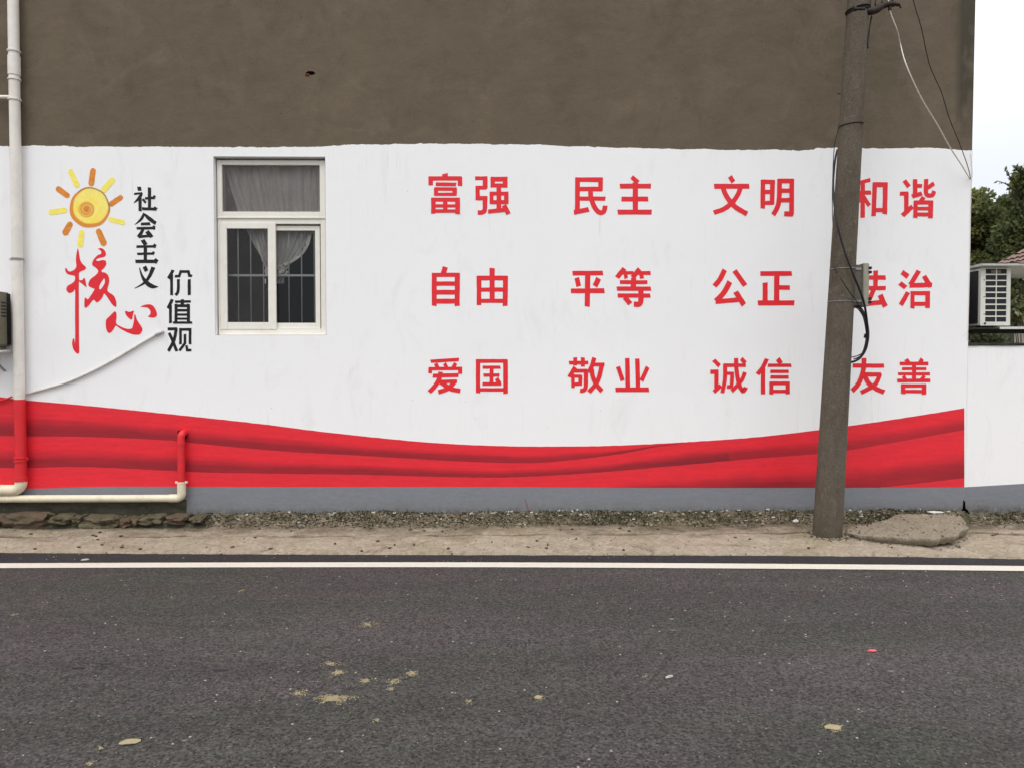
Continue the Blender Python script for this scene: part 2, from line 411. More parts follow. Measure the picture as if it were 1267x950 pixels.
# window glass: thin clear sheet
def glass(name, tint):
    m = bpy.data.materials.new(name); m.use_nodes = True; nt = m.node_tree; nt.nodes.remove(nt.nodes['Principled BSDF'])
    tr = nt.nodes.new('ShaderNodeBsdfTransparent'); tr.inputs[0].default_value = tint
    gl = nt.nodes.new('ShaderNodeBsdfGlossy'); gl.inputs['Roughness'].default_value = .04; gl.inputs[0].default_value = (.92, .92, .92, 1)
    fr = nt.nodes.new('ShaderNodeFresnel'); fr.inputs[0].default_value = 1.40
    x = nt.nodes.new('ShaderNodeMixShader'); nt.links.new(fr.outputs[0], x.inputs[0])
    nt.links.new(tr.outputs[0], x.inputs[1]); nt.links.new(gl.outputs[0], x.inputs[2])
    nt.links.new(x.outputs[0], nt.nodes['Material Output'].inputs[0]); return m
def greyed(name, amt):  # clear glass with a patchy pale grey diffuse share mixed in
    m = glass(name, (.93, .93, .92, 1)); nt = m.node_tree; o = nt.nodes['Material Output']; old = o.inputs[0].links[0].from_socket
    df = nt.nodes.new('ShaderNodeBsdfDiffuse'); df.inputs[0].default_value = lin(170, 160, 154); x = nt.nodes.new('ShaderNodeMixShader')
    tc_ = nt.nodes.new('ShaderNodeTexCoord'); no = nt.nodes.new('ShaderNodeTexNoise'); no.inputs['Scale'].default_value = 6; no.inputs['Detail'].default_value = 6
    nt.links.new(tc_.outputs['Object'], no.inputs['Vector']); r_ = nt.nodes.new('ShaderNodeMapRange'); nt.links.new(no.outputs['Fac'], r_.inputs[0])
    r_.inputs[1].default_value = .3; r_.inputs[2].default_value = .7; r_.inputs[3].default_value = amt*.6; r_.inputs[4].default_value = amt*1.4
    nt.links.new(r_.outputs[0], x.inputs[0]); nt.links.new(old, x.inputs[1]); nt.links.new(df.outputs[0], x.inputs[2]); nt.links.new(x.outputs[0], o.inputs[0]); return m
MT['greyed_glass'] = greyed('greyed_window_glass', .04)
MT['transom_glass'] = greyed('transom_window_glass', .17)
MT['glass'] = glass('window_glass', (.93, .95, .94, 1))
# lace curtain
m = M('lace_curtain', lin(244, 236, 230), .85, .1)
m.vary(m.noise(30, 4, .7, (1, 1, .3), lo=.3, hi=.7), .85, 1.05); m.done()
nt_ = m.nt; trp = nt_.nodes.new('ShaderNodeBsdfTransparent'); tl = nt_.nodes.new('ShaderNodeBsdfTranslucent'); nt_.links.new(m.c, tl.inputs[0])
x1 = nt_.nodes.new('ShaderNodeMixShader'); x1.inputs[0].default_value = .3; nt_.links.new(m.b.outputs[0], x1.inputs[1]); nt_.links.new(tl.outputs[0], x1.inputs[2])
x2 = nt_.nodes.new('ShaderNodeMixShader'); fac = m.math('MULTIPLY', m.voro(90, lo=.15, hi=.45), .15); nt_.links.new(fac, x2.inputs[0])
nt_.links.new(x1.outputs[0], x2.inputs[1]); nt_.links.new(trp.outputs[0], x2.inputs[2]); nt_.links.new(x2.outputs[0], nt_.nodes['Material Output'].inputs[0])
MT['lace'] = m.m
simple('curtain_hem', (224, 216, 206), .9, .1)

# ------------------------------------------------------------------ levels
ZR = -0.15                     # road surface
def road_y(px, py): return ong(px, py, ZR)

# ================================================================== SETTING: ground, road, verge
mb = MB(); mb.add([(-700, -700, -.35), (700, -700, -.35), (700, 900, -.35), (-700, 900, -.35)], [(0, 1, 2, 3)])
mb.build('ground', MT['earth'], kind='structure')
EDGE = smoothtab([(-200, 681), (0, 684), (317, 686), (634, 687), (900, 687.5), (1100, 689), (1267, 692), (1500, 697)])
LINE = smoothtab([(-300, 701.5), (0, 700), (317, 699), (634, 699), (950, 700.7), (1267, 703.5), (1600, 707)])
ex = [-300 + 8*i for i in range(240)]
edge_pts = [road_y(px, interp(EDGE, px)) for px in ex]
line_pts = [road_y(px, interp(LINE, px)) for px in ex]
def ext(pts, far=40):
    a, b = pts[0], pts[-1]
    da = (pts[0]-pts[8]).normalized(); db = (pts[-1]-pts[-9]).normalized()
    da.z = db.z = 0
    return [a + da*far] + pts + [b + db*far]
line_e = ext(line_pts)
mb = MB()       # the road body
n = len(line_e)
vs = [(p.x, p.y, ZR) for p in line_e] + [(p.x, p.y - 26, ZR) for p in line_e]
mb.add(vs, [(i, n+i, n+i+1, i+1) for i in range(n-1)])
mb.build('road', MT['asphalt'], kind='structure')
# darker strip between line and verge, ragged rolled edge 3 cm high
mb = MB()
el = [line_e[i] for i in range(n)]
ed = ext(edge_pts)
top = []; bot = []
fine = []
for i in range(len(ed)-1):
    k = 1 if i in (0, len(ed)-2) else 4
    for j in range(k): fine.append((ed[i].lerp(ed[i+1], j/k), el[i].lerp(el[i+1], j/k)))
fine.append((ed[-1], el[-1]))
vs = []
for a, b in fine:
    j = .022*noise.noise((a.x*5, 1, 0)) + .012*noise.noise((a.x*23, 4, 0)) + .005*noise.noise((a.x*70, 4, 0))
    vs += [(b.x, b.y, ZR), (a.x, a.y - .03 + j, ZR+.012), (a.x, a.y + j, ZR+.006), (a.x, a.y+j+.02, ZR-.05)]
fs = []
for i in range(len(fine)-1):
    for r in range(3): fs.append((i*4+r, i*4+4+r, i*4+5+r, i*4+1+r))
mb.add(vs, fs)
mb.build('road_edge_strip', MT['edge'], kind='structure')
mb = MB(); hw = .075
vs = []; fs = []
for i, p in enumerate(line_e):
    j = .003*noise.noise((p.x*9, 8, 0)); j2 = .003*noise.noise((p.x*9, 18, 0))
    vs += [(p.x, p.y-hw+j, ZR+.005), (p.x, p.y+hw+j2, ZR+.007)]
fs = [(2*i, 2*i+2, 2*i+3, 2*i+1) for i in range(n-1)]
mb.add(vs, fs); mb.build('road_line', MT['line'], kind='structure')

# verge height field
def edge_y(x):
    lo, hi = 0, len(edge_pts)-1
    if x <= edge_pts[0].x: return edge_pts[0].y
    if x >= edge_pts[-1].x: return edge_pts[-1].y
    while hi-lo > 1:
        mid = (lo+hi)//2
        if edge_pts[mid].x < x: lo = mid
        else: hi = mid
    a, b = edge_pts[lo], edge_pts[hi]
    return a.y + (b.y-a.y)*(x-a.x)/(b.x-a.x)
XSTEP = onw(232, 632).x        # where the stone footing ends
EDGE_X = [onw(1207, 0), onw(1193, 632)]
def house_edge(z):             # right edge of the house, a few cm out of plumb
    a, b = EDGE_X; return b.x + (a.x-b.x)*(z-b.z)/(a.z-b.z)
XR = house_edge(0)
def joint_y(x): return -.62 + .03*math.sin(x*.9) + .015*noise.noise((x*3, 3, 3))
def verge_z(x, y):
    z = -.125 + .02*max(0, min(1, (y+1.2)/1.2))
    z += .016*noise.noise((x*2.2, y*4.0, 8)) + .010*noise.noise((x*.8, y*1.5, 0)) + .006*noise.noise((x*3, y*6, 2)) + .003*noise.noise((x*14, y*20, 5))
    # heap of grit and moss against the wall
    wdt = .23 + .08*noise.noise((x*.7, 0, 9)) + .05*noise.noise((x*3.1, 0, 5))
    t = max(0, min(1, 1 + y/wdt))
    hgt = .10 + .018*noise.noise((x*1.2, 2, 1))
    if x < XSTEP + .25: hgt *= max(0.35, min(1, (x-XSTEP+.1)/.35))
    if x > XR: hgt *= .6
    h = t*t*(3-2*t)
    z += hgt*h + h*(.016*noise.noise((x*7, y*9, 1)) + .010*noise.noise((x*22, y*25, 4)))
    # old joint along the strip
    dj = abs(y - joint_y(x)); gap = noise.noise((x*1.3, 7, 7))
    if gap > -.3: z -= .016*max(0, 1 - dj/.035)
    # crack from the pole to the road, and hollow under the broken slab
    xc = onw(1045, 632).x + .12; cx = xc + (-y-.9)*.45 + .03*noise.noise((y*9, 1, 1))
    if -1.3 < y < -.85: z -= .03*max(0, 1-abs(x-cx)/.035)
    if x > XR+.1: z -= .05*math.exp(-((y+.33+ .06*(x-XR))/.05)**2)
    return z
xs = [-13 + .05*i for i in range(130)] + [-6.5 + .02*i for i in range(651)] + [6.55+.1*i for i in range(60)]
rows = 84
vs = []; fs = []
for x in xs:
    ye = edge_y(x) - .035
    for r in range(rows):
        t = r/(rows-1); y = ye + (0.06-ye)*t
        z = verge_z(x, y) if r else ZR - .05
        vs.append((x, y, z))
for i in range(len(xs)-1):
    for r in range(rows-1):
        a = i*rows+r; fs.append((a, a+rows, a+rows+1, a+1))
mb = MB(); mb.add(vs, fs)
verge = mb.build('verge', MT['verge'], smooth=True, kind='structure')
ca = verge.data.color_attributes.new('groove', 'FLOAT_COLOR', 'POINT')
for i, v in enumerate(vs):
    gap = max(0, min(1, .75 + 1.6*noise.noise((v[0]*1.3, 7, 7)) + .6*noise.noise((v[0]*9, 7, 7))))
    g_ = gap*max(0, 1 - abs(v[1]-joint_y(v[0]) - .02*noise.noise((v[0]*8, 1, 5)))/.045)
    ca.data[i].color = (g_, g_, g_, 1)

# ================================================================== HOUSE
house = empty('painted_house', (0, 0, 0), label='rendered house wall, white painted band with red slogans and ribbon below bare brown cement', cat='house')
ZT, ZB, XL, TH = 7.4, -.34, -11.0, .24
wl, wt = onw(264.2, 194).x, onw(300, 194.2).z
wr, wb = onw(402.4, 194).x, onw(300, 414.8).z
def rect(x0, z0, x1, z1): return [(x0, z0), (x1, z0), (x1, z1), (x0, z1)]
hole = rect(wl, wb, wr, wt)
outline = [(XL, ZB), (house_edge(ZB), ZB), (house_edge(ZT), ZT), (XL, ZT)]
mb = MB(); mb.sheet([outline, hole], 0.0, TH)
# inner skin
n0 = len(mb.v); mb.sheet([outline, hole], TH)
mb.build('front_wall', MT['render'], house)
mb = MB()
xe0, xe1 = house_edge(ZB), house_edge(ZT)
mb.add([(xe0, TH, ZB), (xe0, 8.5, ZB), (xe1, 8.5, ZT), (xe1, TH, ZT)], [(0, 1, 2, 3)])
mb.add([(xe0-TH, TH, ZB), (xe0-TH, 8.5, ZB), (xe1-TH, 8.5, ZT), (xe1-TH, TH, ZT)], [(3, 2, 1, 0)])
mb.build('side_wall', MT['render'], house)
mb = MB(); mb.box((XL, TH, ZB), (XL+TH, 8.5, ZT)); mb.build('side_wall', MT['render'], house)
mb = MB(); mb.box((XL+TH, 8.26, ZB), (xe0-TH, 8.5, ZT)); mb.build('back_wall', MT['render'], house)
mb = MB(); mb.box((XL-.3, -.3, ZT+.002), (xe1+.3, 8.8, ZT+.16)); mb.build('roof_slab', MT['render'], house)
# room behind the window
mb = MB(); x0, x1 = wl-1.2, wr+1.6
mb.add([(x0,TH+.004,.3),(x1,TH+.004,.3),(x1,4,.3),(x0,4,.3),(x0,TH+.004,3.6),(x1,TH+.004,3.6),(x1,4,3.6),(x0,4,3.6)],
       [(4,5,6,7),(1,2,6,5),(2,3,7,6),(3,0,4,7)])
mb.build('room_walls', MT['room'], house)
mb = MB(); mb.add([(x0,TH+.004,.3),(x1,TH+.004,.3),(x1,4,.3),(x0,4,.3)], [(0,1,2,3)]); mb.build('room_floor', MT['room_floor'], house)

# white coat with hand brushed upper edge
TOPW = smoothtab([(-900, 181), (0, 181), (60, 181.5), (130, 182), (200, 182), (300, 182.5), (395, 182), (420, 180), (520, 178.5), (634, 179), (760, 183), (880, 185.5), (950, 186), (1005, 186), (1010, 183.5), (1090, 184), (1150, 183.5), (1207, 187)])
pts = []
zc = onw(1202, 187).z
xE = house_edge(zc)
coat_bottom = -.2
loop = [(XL, coat_bottom), (house_edge(coat_bottom)-.001, coat_bottom)]
tp = []
px = -900
while px < 1202:
    y = interp(TOPW, px) + 1.1*noise.noise((px*.035, 0, 0)) + .9*noise.noise((px*.13, 3, 0)) + .6*noise.noise((px*.5, 6, 0))
    p = onw(px, y, -.003)
    if p.x < xE - .005 and p.x > XL+.01: tp.append((p.x, p.z))
    px += 2.2
loop += [(xE-.001, tp[-1][1])] + tp[::-1] + [(XL, tp[0][1])]
mb = MB(); mb.sheet([loop, [(wl-.0005, wb-.0005), (wr+.0005, wb-.0005), (wr+.0005, wt+.0005), (wl-.0005, wt+.0005)]], -.003, .0029)
# painted reveals
g = .002
for q in ([(wl+g,-.003,wb),(wl+g,.13,wb),(wl+g,.13,wt),(wl+g,-.003,wt)], [(wr-g,-.003,wt),(wr-g,.13,wt),(wr-g,.13,wb),(wr-g,-.003,wb)],
          [(wl,-.003,wt-g),(wl,.13,wt-g),(wr,.13,wt-g),(wr,-.003,wt-g)], [(wr,-.003,wb+g),(wr,.13,wb+g),(wl,.13,wb+g),(wl,-.003,wb+g)]):
    mb.add(q, [(0, 1, 2, 3)])
mb.build('white_coat', MT['white'], house)
# white coat stops at the right edge: returns round the corner a little
mb = MB(); q = .10
mb.add([(house_edge(-.2)+.001, -.003, -.2), (house_edge(-.2)+.001, TH+.5, -.2), (xE+.001, TH+.5, zc), (xE+.001, -.003, zc)], [(0, 1, 2, 3)])
mb.build('white_coat_return', MT['white'], house)

# painted grey base
def wx(px, y=-.005): return onw(px, 500, y).x
GT = smoothtab([(-900, 604), (-100, 604), (35, 604), (90, 602.5), (150, 601.5), (317, 602), (600, 602), (700, 602.5), (900, 603), (1194, 602.5)])
loop = []
px = -880
while px < 1193:
    p = onw(px, interp(GT, px) + .5*noise.noise((px*.08, 1, 1)), -.005)
    if p.x > XL+.02: loop.append((p.x, p.z))
    px += 6
zr = loop[-1][1]
xs_, low = [], []
xe_ = house_edge(zr) - .002
loop.append((xe_, zr))
x = xe_
while x > XSTEP:
    low.append((x, -.10 + .012*noise.noise((x*4, 0, 3)))); x -= .05
# left of the waste pipe the grey paint stops above the damp base
zs = onw(150, 617, -.005).z
low.append((XSTEP, -.08)); low.append((XSTEP-.005, zs))
x = XSTEP - .06
while x > XL+.02:
    low.append((x, zs + .006*noise.noise((x*5, 2, 2)))); x -= .1
low.append((XL+.02, zs))
mb = MB(); mb.sheet([loop + low], -.005, .0019); mb.build('painted_plinth', MT['grey'], house)
mb = MB(); mb.sheet([[(XL+.02, -.2), (XSTEP-.005, -.2), (XSTEP-.005, zs-.003), (XL+.02, zs-.003)]], -.0045, .0014); mb.build('bare_plinth', MT['damp'], house)

# red ribbon: folds of a painted cloth, each fold its own piece
T_ = smoothtab([(-300, 470), (-100, 483), (0, 491), (20, 494), (100, 501), (200, 511), (317, 523.5), (400, 534), (500, 544.5), (560, 549), (634, 551.8), (700, 552), (759, 551), (834, 547.5), (930, 541), (1014, 531.5), (1100, 519.5), (1194, 504.5), (1260, 492)])
L1 = smoothtab([(-300, 530), (0, 539), (100, 540), (200, 544), (250, 549), (350, 558), (450, 563.5), (550, 569.5), (634, 572.5), (684, 571), (759, 562.5), (810, 553), (850, 546.5), (900, 530)])
L2 = smoothtab([(-300, 575), (0, 578.5), (100, 577.3), (200, 581.5), (250, 584), (350, 585.7), (450, 587), (550, 589.6), (634, 590), (734, 584.5), (834, 576), (934, 567), (1014, 561), (1060, 555), (1194, 531.5), (1260, 518)])
L3 = smoothtab([(-300, 670), (500, 660), (634, 640), (734, 622), (834, 613), (934, 610), (1014, 607), (1080, 603.5), (1120, 599.5), (1194, 591), (1260, 583)])
bright = Vector(lin(228, 40, 53)[:3]); dark = Vector(lin(118, 26, 38)[:3]); mid = Vector(lin(204, 50, 62)[:3])
def tone(f, s, px):
    f = max(0, min(1, f))
    wob = .10*noise.noise((px*.006, s*9, 0)) + .05*noise.noise((px*.03, s*5, 4))
    g = max(0, min(1, (f + wob - .36)/.50)); g = g*g*(3-2*g)
    g = min(1, g + (.25 if f > .94 else 0) + .22*noise.noise((px*.012, f*14, s*3)))
    g = max(0, g)
    top_ = max(0, 1 - f/.25)*.25
    amp = .80 + .2*noise.noise((px*.004, s*3, 2))
    if s == 2 and px < 700: amp *= 0
    if s == 0: amp *= 1
    if s == 1 and px > 900: amp *= .8
    c = bright.lerp(dark, g*amp).lerp(mid, top_)
    return c
BOT = lambda px: interp(GT, px) + .2
for s, (A, B) in enumerate(((T_, L1), (L1, L2), (L2, L3), (L3, None))):
    vs, cs, fs = [], [], []
    R = 14
    px = -300; cols = 0
    xlim = None
    prev = False
    while True:
        pxx = min(px, 1193.2)
        a = interp(A, pxx); a = max(a, interp(T_, pxx))
        b = interp(B, pxx) if B else 700
        b0 = b; a0 = a
        bt = BOT(pxx); a = min(a, bt); b = min(b, bt)
        jt = .35*noise.noise((pxx*.11, s*7, 0)) if a < bt else 0
        b_next = .35*noise.noise((pxx*.11, (s+1)*7, 0)) if b < bt else 0
        ok = b - a > .3
        if ok or prev:
            b = max(b, a)
            for r in range(R):
                t = r/(R-1); y = (a+jt)*(1-t) + (b+b_next)*t
                p = onw(pxx, y, -.0055)
                vs.append((p.x, -.0055, p.z)); f = (y-a0)/max(1e-3, (b0-a0)); cs.append(tone(f, s, pxx))
            if prev:
                c0 = cols-1
                for r in range(R-1): fs.append((c0*R+r, c0*R+r+1, c0*R+R+r+1, c0*R+R+r))
            cols += 1
        prev = ok
        if pxx != px or px >= 1193.2: break
        px += 4
    if not fs: continue
    me = bpy.data.meshes.new('fold'); me.from_pydata(vs, [], fs); me.update()
    ca = me.color_attributes.new('tone', 'FLOAT_COLOR', 'POINT')
    for i, c in enumerate(cs): ca.data[i].color = (c.x, c.y, c.z, 1)
    link('painted_ribbon_fold', me, MT['ribbon'], house)

# ------------------------------------------------------------------ lettering traced stroke by stroke
def ribbon(pts, y, mb):
    """pts: (x,z,w) in metres; brush stroke with square, slightly uneven ends"""
    n = len(pts); Lf, Rt = [], []
    for i in range(n):
        p = Vector(pts[i][:2]); w = pts[i][2]/2
        d0 = (p - Vector(pts[i-1][:2])).normalized() if i else None
        d1 = (Vector(pts[i+1][:2]) - p).normalized() if i < n-1 else None
        d = (d0 + d1).normalized() if d0 and d1 else (d0 or d1)
        nn = Vector((-d.y, d.x))
        k = 1.0
        if d0 and d1:
            c = max(.45, nn.dot(Vector((-d0.y, d0.x)))); k = 1/c
        q = p.copy()
        if i == 0: q -= d*rnd.uniform(0, .002)
        if i == n-1: q += d*rnd.uniform(0, .002)
        sk = rnd.uniform(-.004, .004) if i in (0, n-1) else 0
        Lf.append(q + nn*w*k*rnd.uniform(.95, 1.05) + d*sk); Rt.append(q - nn*w*k*rnd.uniform(.95, 1.05) - d*sk)
    vs = [(a.x, y, a.y) for a in Lf] + [(a.x, y, a.y) for a in Rt]
    mb.add(vs, [(i, i+1, n+i+1, n+i) for i in range(n-1)])
def glyph(ch, strokes, ox, oy, sc_, mat, base=-.0045, dw=0, colour='red'):
    mb = MB(); y = base
    for st in strokes.strip().split('|'):
        st = st.strip()
        if not st: continue
        sm = st.startswith('s'); st = st[1:] if sm else st
        wd, rest = st.split(':'); wd = float(wd) + dw
        P = []
        for t in rest.split():
            c = [float(u) for u in t.split(',')]
            P.append((c[0], c[1], (c[2] + dw) if len(c) > 2 else wd))
        if sm and len(P) > 2: P = [tuple(q) for q in crom(P, 5)]
        if len(P) == 2:   # a little wobble along straight strokes
            a, b = P; k = 4
            P = [tuple(a[j] + (b[j]-a[j])*i/k for j in range(3)) for i in range(k+1)]
        Q = []
        for X, Y, W_ in P:
            p = onw(ox + X/sc_, oy + Y/sc_, -.005)
            Q.append((p.x, p.z, W_/sc_*8.02/F))
        ribbon(Q, y, mb); y -= .00018
    for i, f in enumerate(mb.f):
        a, b, c = (Vector(mb.v[j]) for j in f[:3])
        if (b-a).cross(c-a).y > 0: mb.f[i] = tuple(reversed(f))
    mb.build('painted_character', mat, house, label=colour + ' painted character ' + ch)
Z = 1267/130.0
G = [
('富', 515, 200, '64:345,150 352,200|46:150,208 550,207|48:172,188 175,290|48:527,188 527,297|38:235,277 480,280|36:218,335 485,335|32:218,398 485,398|42:238,318 238,414|46:463,318 463,414|42:183,462 523,462|48:207,442 207,628|50:498,442 500,636|30:200,537 510,537|34:200,600 510,600|46:350,450 350,610'),
('强', 515, 200, '40:712,205 858,205|50:832,187 832,330|40:718,318 850,318|46:740,300 742,466|46:722,445 858,445|s48:828,425 828,565 818,602 785,618 742,617|50:900,215 1098,215|42:900,292 1098,292|46:922,190 922,312|52:1072,190 1072,312|38:890,389 1110,389|42:890,492 1110,492|38:908,370 908,512|48:1086,370 1086,512|48:996,300 996,598|42:868,605 1090,583|50:1058,530 1112,635'),
('民', 695, 200, '50:167,222 495,222|50:470,200 467,355|48:200,335 488,335|52:192,200 188,590|45:205,450 527,450|s52:348,340 352,430 385,530 430,600 475,620 510,600 525,535|52:148,616 325,580'),
('主', 695, 200, '48:845,190 920,258|52:703,300 1075,300|52:722,455 1043,455|54:675,613 1083,613|58:888,255 888,600'),
('自', 515, 320, '56:350,103 325,185|54:217,178 217,572|54:496,178 494,572|44:195,200 515,200|46:220,305 492,305|50:220,408 492,408|52:220,516 492,516'),
('由', 515, 320, '56:915,118 915,520|50:757,212 757,562|54:1076,212 1072,572|50:735,237 1100,237|44:760,377 1070,377|44:760,512 1070,512'),
('平', 695, 320, '50:132,180 497,177|52:183,235 205,338|58:447,240 402,335|52:112,392 515,390|56:313,200 307,580'),
('等', 695, 320, '54:758,122 668,232|36:735,175 865,175|40:768,185 778,242|52:938,128 855,232|42:915,177 1070,178|44:955,185 970,242|40:702,287 1032,287|58:868,238 862,360|46:665,365 1075,365|44:675,448 1068,448|s58:955,375 955,500 945,540 915,555 870,550|54:762,470 825,548'),
('爱', 515, 430, '36:175,168 515,147|38:235,195 262,250|38:342,190 368,250|38:475,190 442,250|36:150,257 550,253|38:168,245 168,312|42:530,237 530,318|42:200,340 510,332|s48:294,295 275,380 225,465 158,535|38:285,410 490,405|s46:468,405 440,440 370,500 268,535|s48:285,410 350,455 420,498 530,520'),
('国', 515, 430, '40:725,164 1100,164|46:745,143 745,548|50:1077,148 1077,555|38:745,507 1080,507|32:802,238 1015,238|34:812,332 1003,332|36:800,437 1025,437|40:908,240 908,440|42:968,372 1002,425'),
('敬', 695, 430, '38:90,185 320,183|40:163,122 163,218|42:255,122 255,230|45:162,238 92,355|40:150,282 310,280|s46:292,270 292,430 286,490 262,515 222,518|36:136,320 136,485|32:150,345 240,345|40:226,335 222,455|34:140,440 236,438|s46:392,125 365,220 325,300|38:370,207 515,204|s48:482,210 455,340 410,440 330,535|s48:360,255 375,350 415,440 485,525'),
('业', 695, 430, '50:790,130 798,490|48:912,135 920,490|46:680,232 735,400|46:1037,235 962,400|50:648,508 1052,506'),
('文', 870, 200, '50:323,183 365,252|54:133,302 555,302|s52:448,320 420,400 350,500 250,575 130,620|s54:240,320 270,400 330,490 400,560 530,635'),
('明', 870, 200, '50:722,222 718,568|48:702,248 865,250|52:838,235 830,522|46:730,370 840,370|44:730,502 845,502|s52:922,212 918,430 900,540 845,645|50:900,238 1095,238|52:1070,215 1064,640|52:1088,638 978,632|46:930,355 1060,355|46:925,470 1058,468'),
('和', 1045, 200, '40:310,225 120,275|48:220,240 218,680|44:60,380 320,378|s42:225,420 262,480 300,535|s44:215,400 160,490 60,570|50:365,258 350,660|52:492,258 485,635|54:343,283 515,283|44:370,588 490,588'),
('谐', 1045, 200, '48:720,232 778,308|44:668,390 768,390|50:745,372 745,610|50:700,655 818,545|50:852,218 850,405|40:860,297 935,297|46:815,425 932,388|s46:985,215 980,360 1000,408 1058,408 1080,360|44:1000,322 1078,268|46:955,432 915,490|46:858,475 852,682|44:840,497 1065,497|52:1040,480 1035,685|36:870,570 1020,570|40:870,640 1020,640'),
('公', 870, 320, 's56:260,138 205,250 138,335|54:378,148 507,328|s60:322,283 245,420 155,515|50:150,522 450,497|58:393,403 492,562'),
('正', 870, 320, '52:690,184 1068,183|60:890,190 885,520|50:900,352 1045,352|56:748,293 748,520|54:662,537 1098,537'),
('法', 1045, 320, '50:90,180 165,225|50:60,300 135,345|50:160,420 70,560|48:200,232 495,232|50:375,148 372,365|46:180,360 497,358|s50:350,370 305,480 245,550|50:235,550 470,525|58:428,442 492,580'),
('治', 1045, 320, '56:692,165 765,222|52:668,298 738,352|50:765,408 680,562|52:895,150 795,320|50:785,327 1055,320|52:958,212 1035,338|44:798,420 1030,418|44:820,400 818,602|52:1003,400 1000,597|42:840,548 985,548'),
('诚', 870, 430, '44:128,152 197,222|48:88,293 182,293|46:160,270 160,500|44:130,535 215,458|38:245,215 515,215|s44:265,200 262,380 232,545|34:290,312 368,312|s40:350,300 345,430 330,470 288,470|s46:398,130 402,260 430,430 478,522 517,478|s42:502,298 460,400 345,525|42:460,135 507,187'),
('信', 870, 430, 's46:768,138 720,240 655,322|48:722,250 722,562|52:900,138 937,192|36:782,215 1062,215|36:810,288 1032,288|36:812,355 1030,355|38:800,430 1042,430|44:822,412 822,562|46:1020,412 1020,560|36:840,526 1000,526'),
('友', 1045, 430, '46:100,220 475,220|s52:235,128 225,280 170,430 92,522|46:240,325 440,325|s48:428,312 385,420 320,480 198,542|s52:243,345 300,440 380,495 478,537'),
('善', 1045, 430, '44:742,142 775,190|44:938,138 905,190|38:665,195 1010,195|30:695,256 985,256|32:648,318 1030,318|44:838,190 838,400|34:708,342 735,385|34:962,342 925,385|38:635,398 1033,396|36:683,460 980,460|46:706,442 706,555|50:958,442 958,565|36:720,527 950,527'),
]
for ch, ox, oy, st in G: glyph(ch, st, ox, oy, Z, MT['red'], dw=6)
K = 339/50.
G2 = [
('社', '32:115,45 122,78|18:75,104 142,98|s22:140,95,18 115,140,26 72,180,6|26:124,135 124,250|20:146,148 172,178|26:203,50 203,230|20:165,142 248,136|34:232,128 246,138|24:140,228 262,232|30:240,222 262,236'),
('会', 's22:160,268,22 130,320,22 80,362,5|s34:160,272,16 200,310,32 256,352,30|24:132,357 208,354|22:96,393 250,390|30:228,380 248,392|s24:150,398,24 128,440,28 108,466,26|22:112,464 225,452|34:182,418 222,466'),
('主', '34:145,490 172,532|22:95,546 255,544|30:235,532 255,546|28:168,545 168,665|20:100,607 243,604|28:225,594 242,606|28:85,670 265,670|36:243,655 268,676'),
('义', '32:160,712 178,752|s30:235,718,34 205,790,28 160,850,20 80,895,5|s24:120,725,8 140,790,20 175,845,34 225,878,36 276,882,4'),
]
for ch, st in G2: glyph(ch, st, 155, 225, K, MT['black'], colour='black')
K = 356/45.
G3 = [
('价', '30:112,75 66,158|28:97,120 97,320|26:130,137 172,134 186,90 262,90 270,130 298,133|s28:164,165 162,270 150,305 134,318|30:270,165 270,320'),
('值', '30:104,362 62,450|28:86,420 86,595|24:130,385 285,382|32:202,362 202,410|28:140,408 140,590|30:262,408 262,590|28:130,424 275,424|24:140,468 262,468|22:140,510 262,510|20:140,550 262,550|22:112,588 298,588'),
('观', '30:60,650 155,650|s30:142,655 120,760 65,868|s28:72,690 108,765 147,868|26:172,655 290,655|26:184,655 184,800|26:278,655 278,800|26:228,700 228,790 175,862|24:243,812 250,858 290,858'),
]
for ch, st in G3: glyph(ch, st, 200, 325, K, MT['black'], colour='black')
K = 916/135.
def poly(name, loops, ox, oy, k, mat, y=-.005, smooth=True, **kw):
    out = []
    for lp in loops:
        P = [(float(a), float(b), 0) for a, b in (t.split(',') for t in lp.split())]
        if smooth: P = [tuple(q) for q in crom(P, 4, True)]
        out.append([(onw(ox+a/k, oy+b/k, y).x, onw(ox+a/k, oy+b/k, y).z) for a, b, _ in P])
    mb = MB(); mb.sheet(out, y); return mb
tree_l = '178,52 188,95 197,145 215,180 246,210 238,230 205,245 188,262 188,312 186,400 187,600 188,800 190,915 180,935 160,925 140,895 130,850 138,810 148,812 152,850 156,800 155,600 155,405 140,415 110,427 88,412 82,390 95,365 130,345 152,320 152,285 115,275 85,262 72,235 76,215 88,225 97,242 120,245 150,230 166,200 162,160 165,110'
dot_l = '184,322 215,318 235,300 250,366 245,374 215,350'
hai = '345,55 375,50 400,65 414,95 405,120 380,128 350,135 330,150 350,158 385,150 412,157 416,185 400,215 378,235 382,252 405,255 430,275 441,310 438,350 425,400 440,420 480,450 498,490 502,532 492,542 465,520 435,475 408,438 396,434 380,470 350,500 330,503 318,485 300,490 270,530 245,550 233,535 236,470 250,470 262,480 285,450 318,395 300,385 270,368 268,345 285,310 330,275 350,245 330,215 302,195 300,172 315,140 345,110 370,100 375,80 358,62'
haih = '400,302 405,335 395,360 375,390 360,395 358,370 375,335'
mbx = poly('', [tree_l], 70, 300, K, None)
for lp in ([dot_l], [hai, haih]):
    q = poly('', lp, 70, 300, K, None, -.0052); mbx.add(q.v, q.f)
mbx.build('painted_character', MT['calligraphy'], house, label='tall red brush calligraphy character 核')
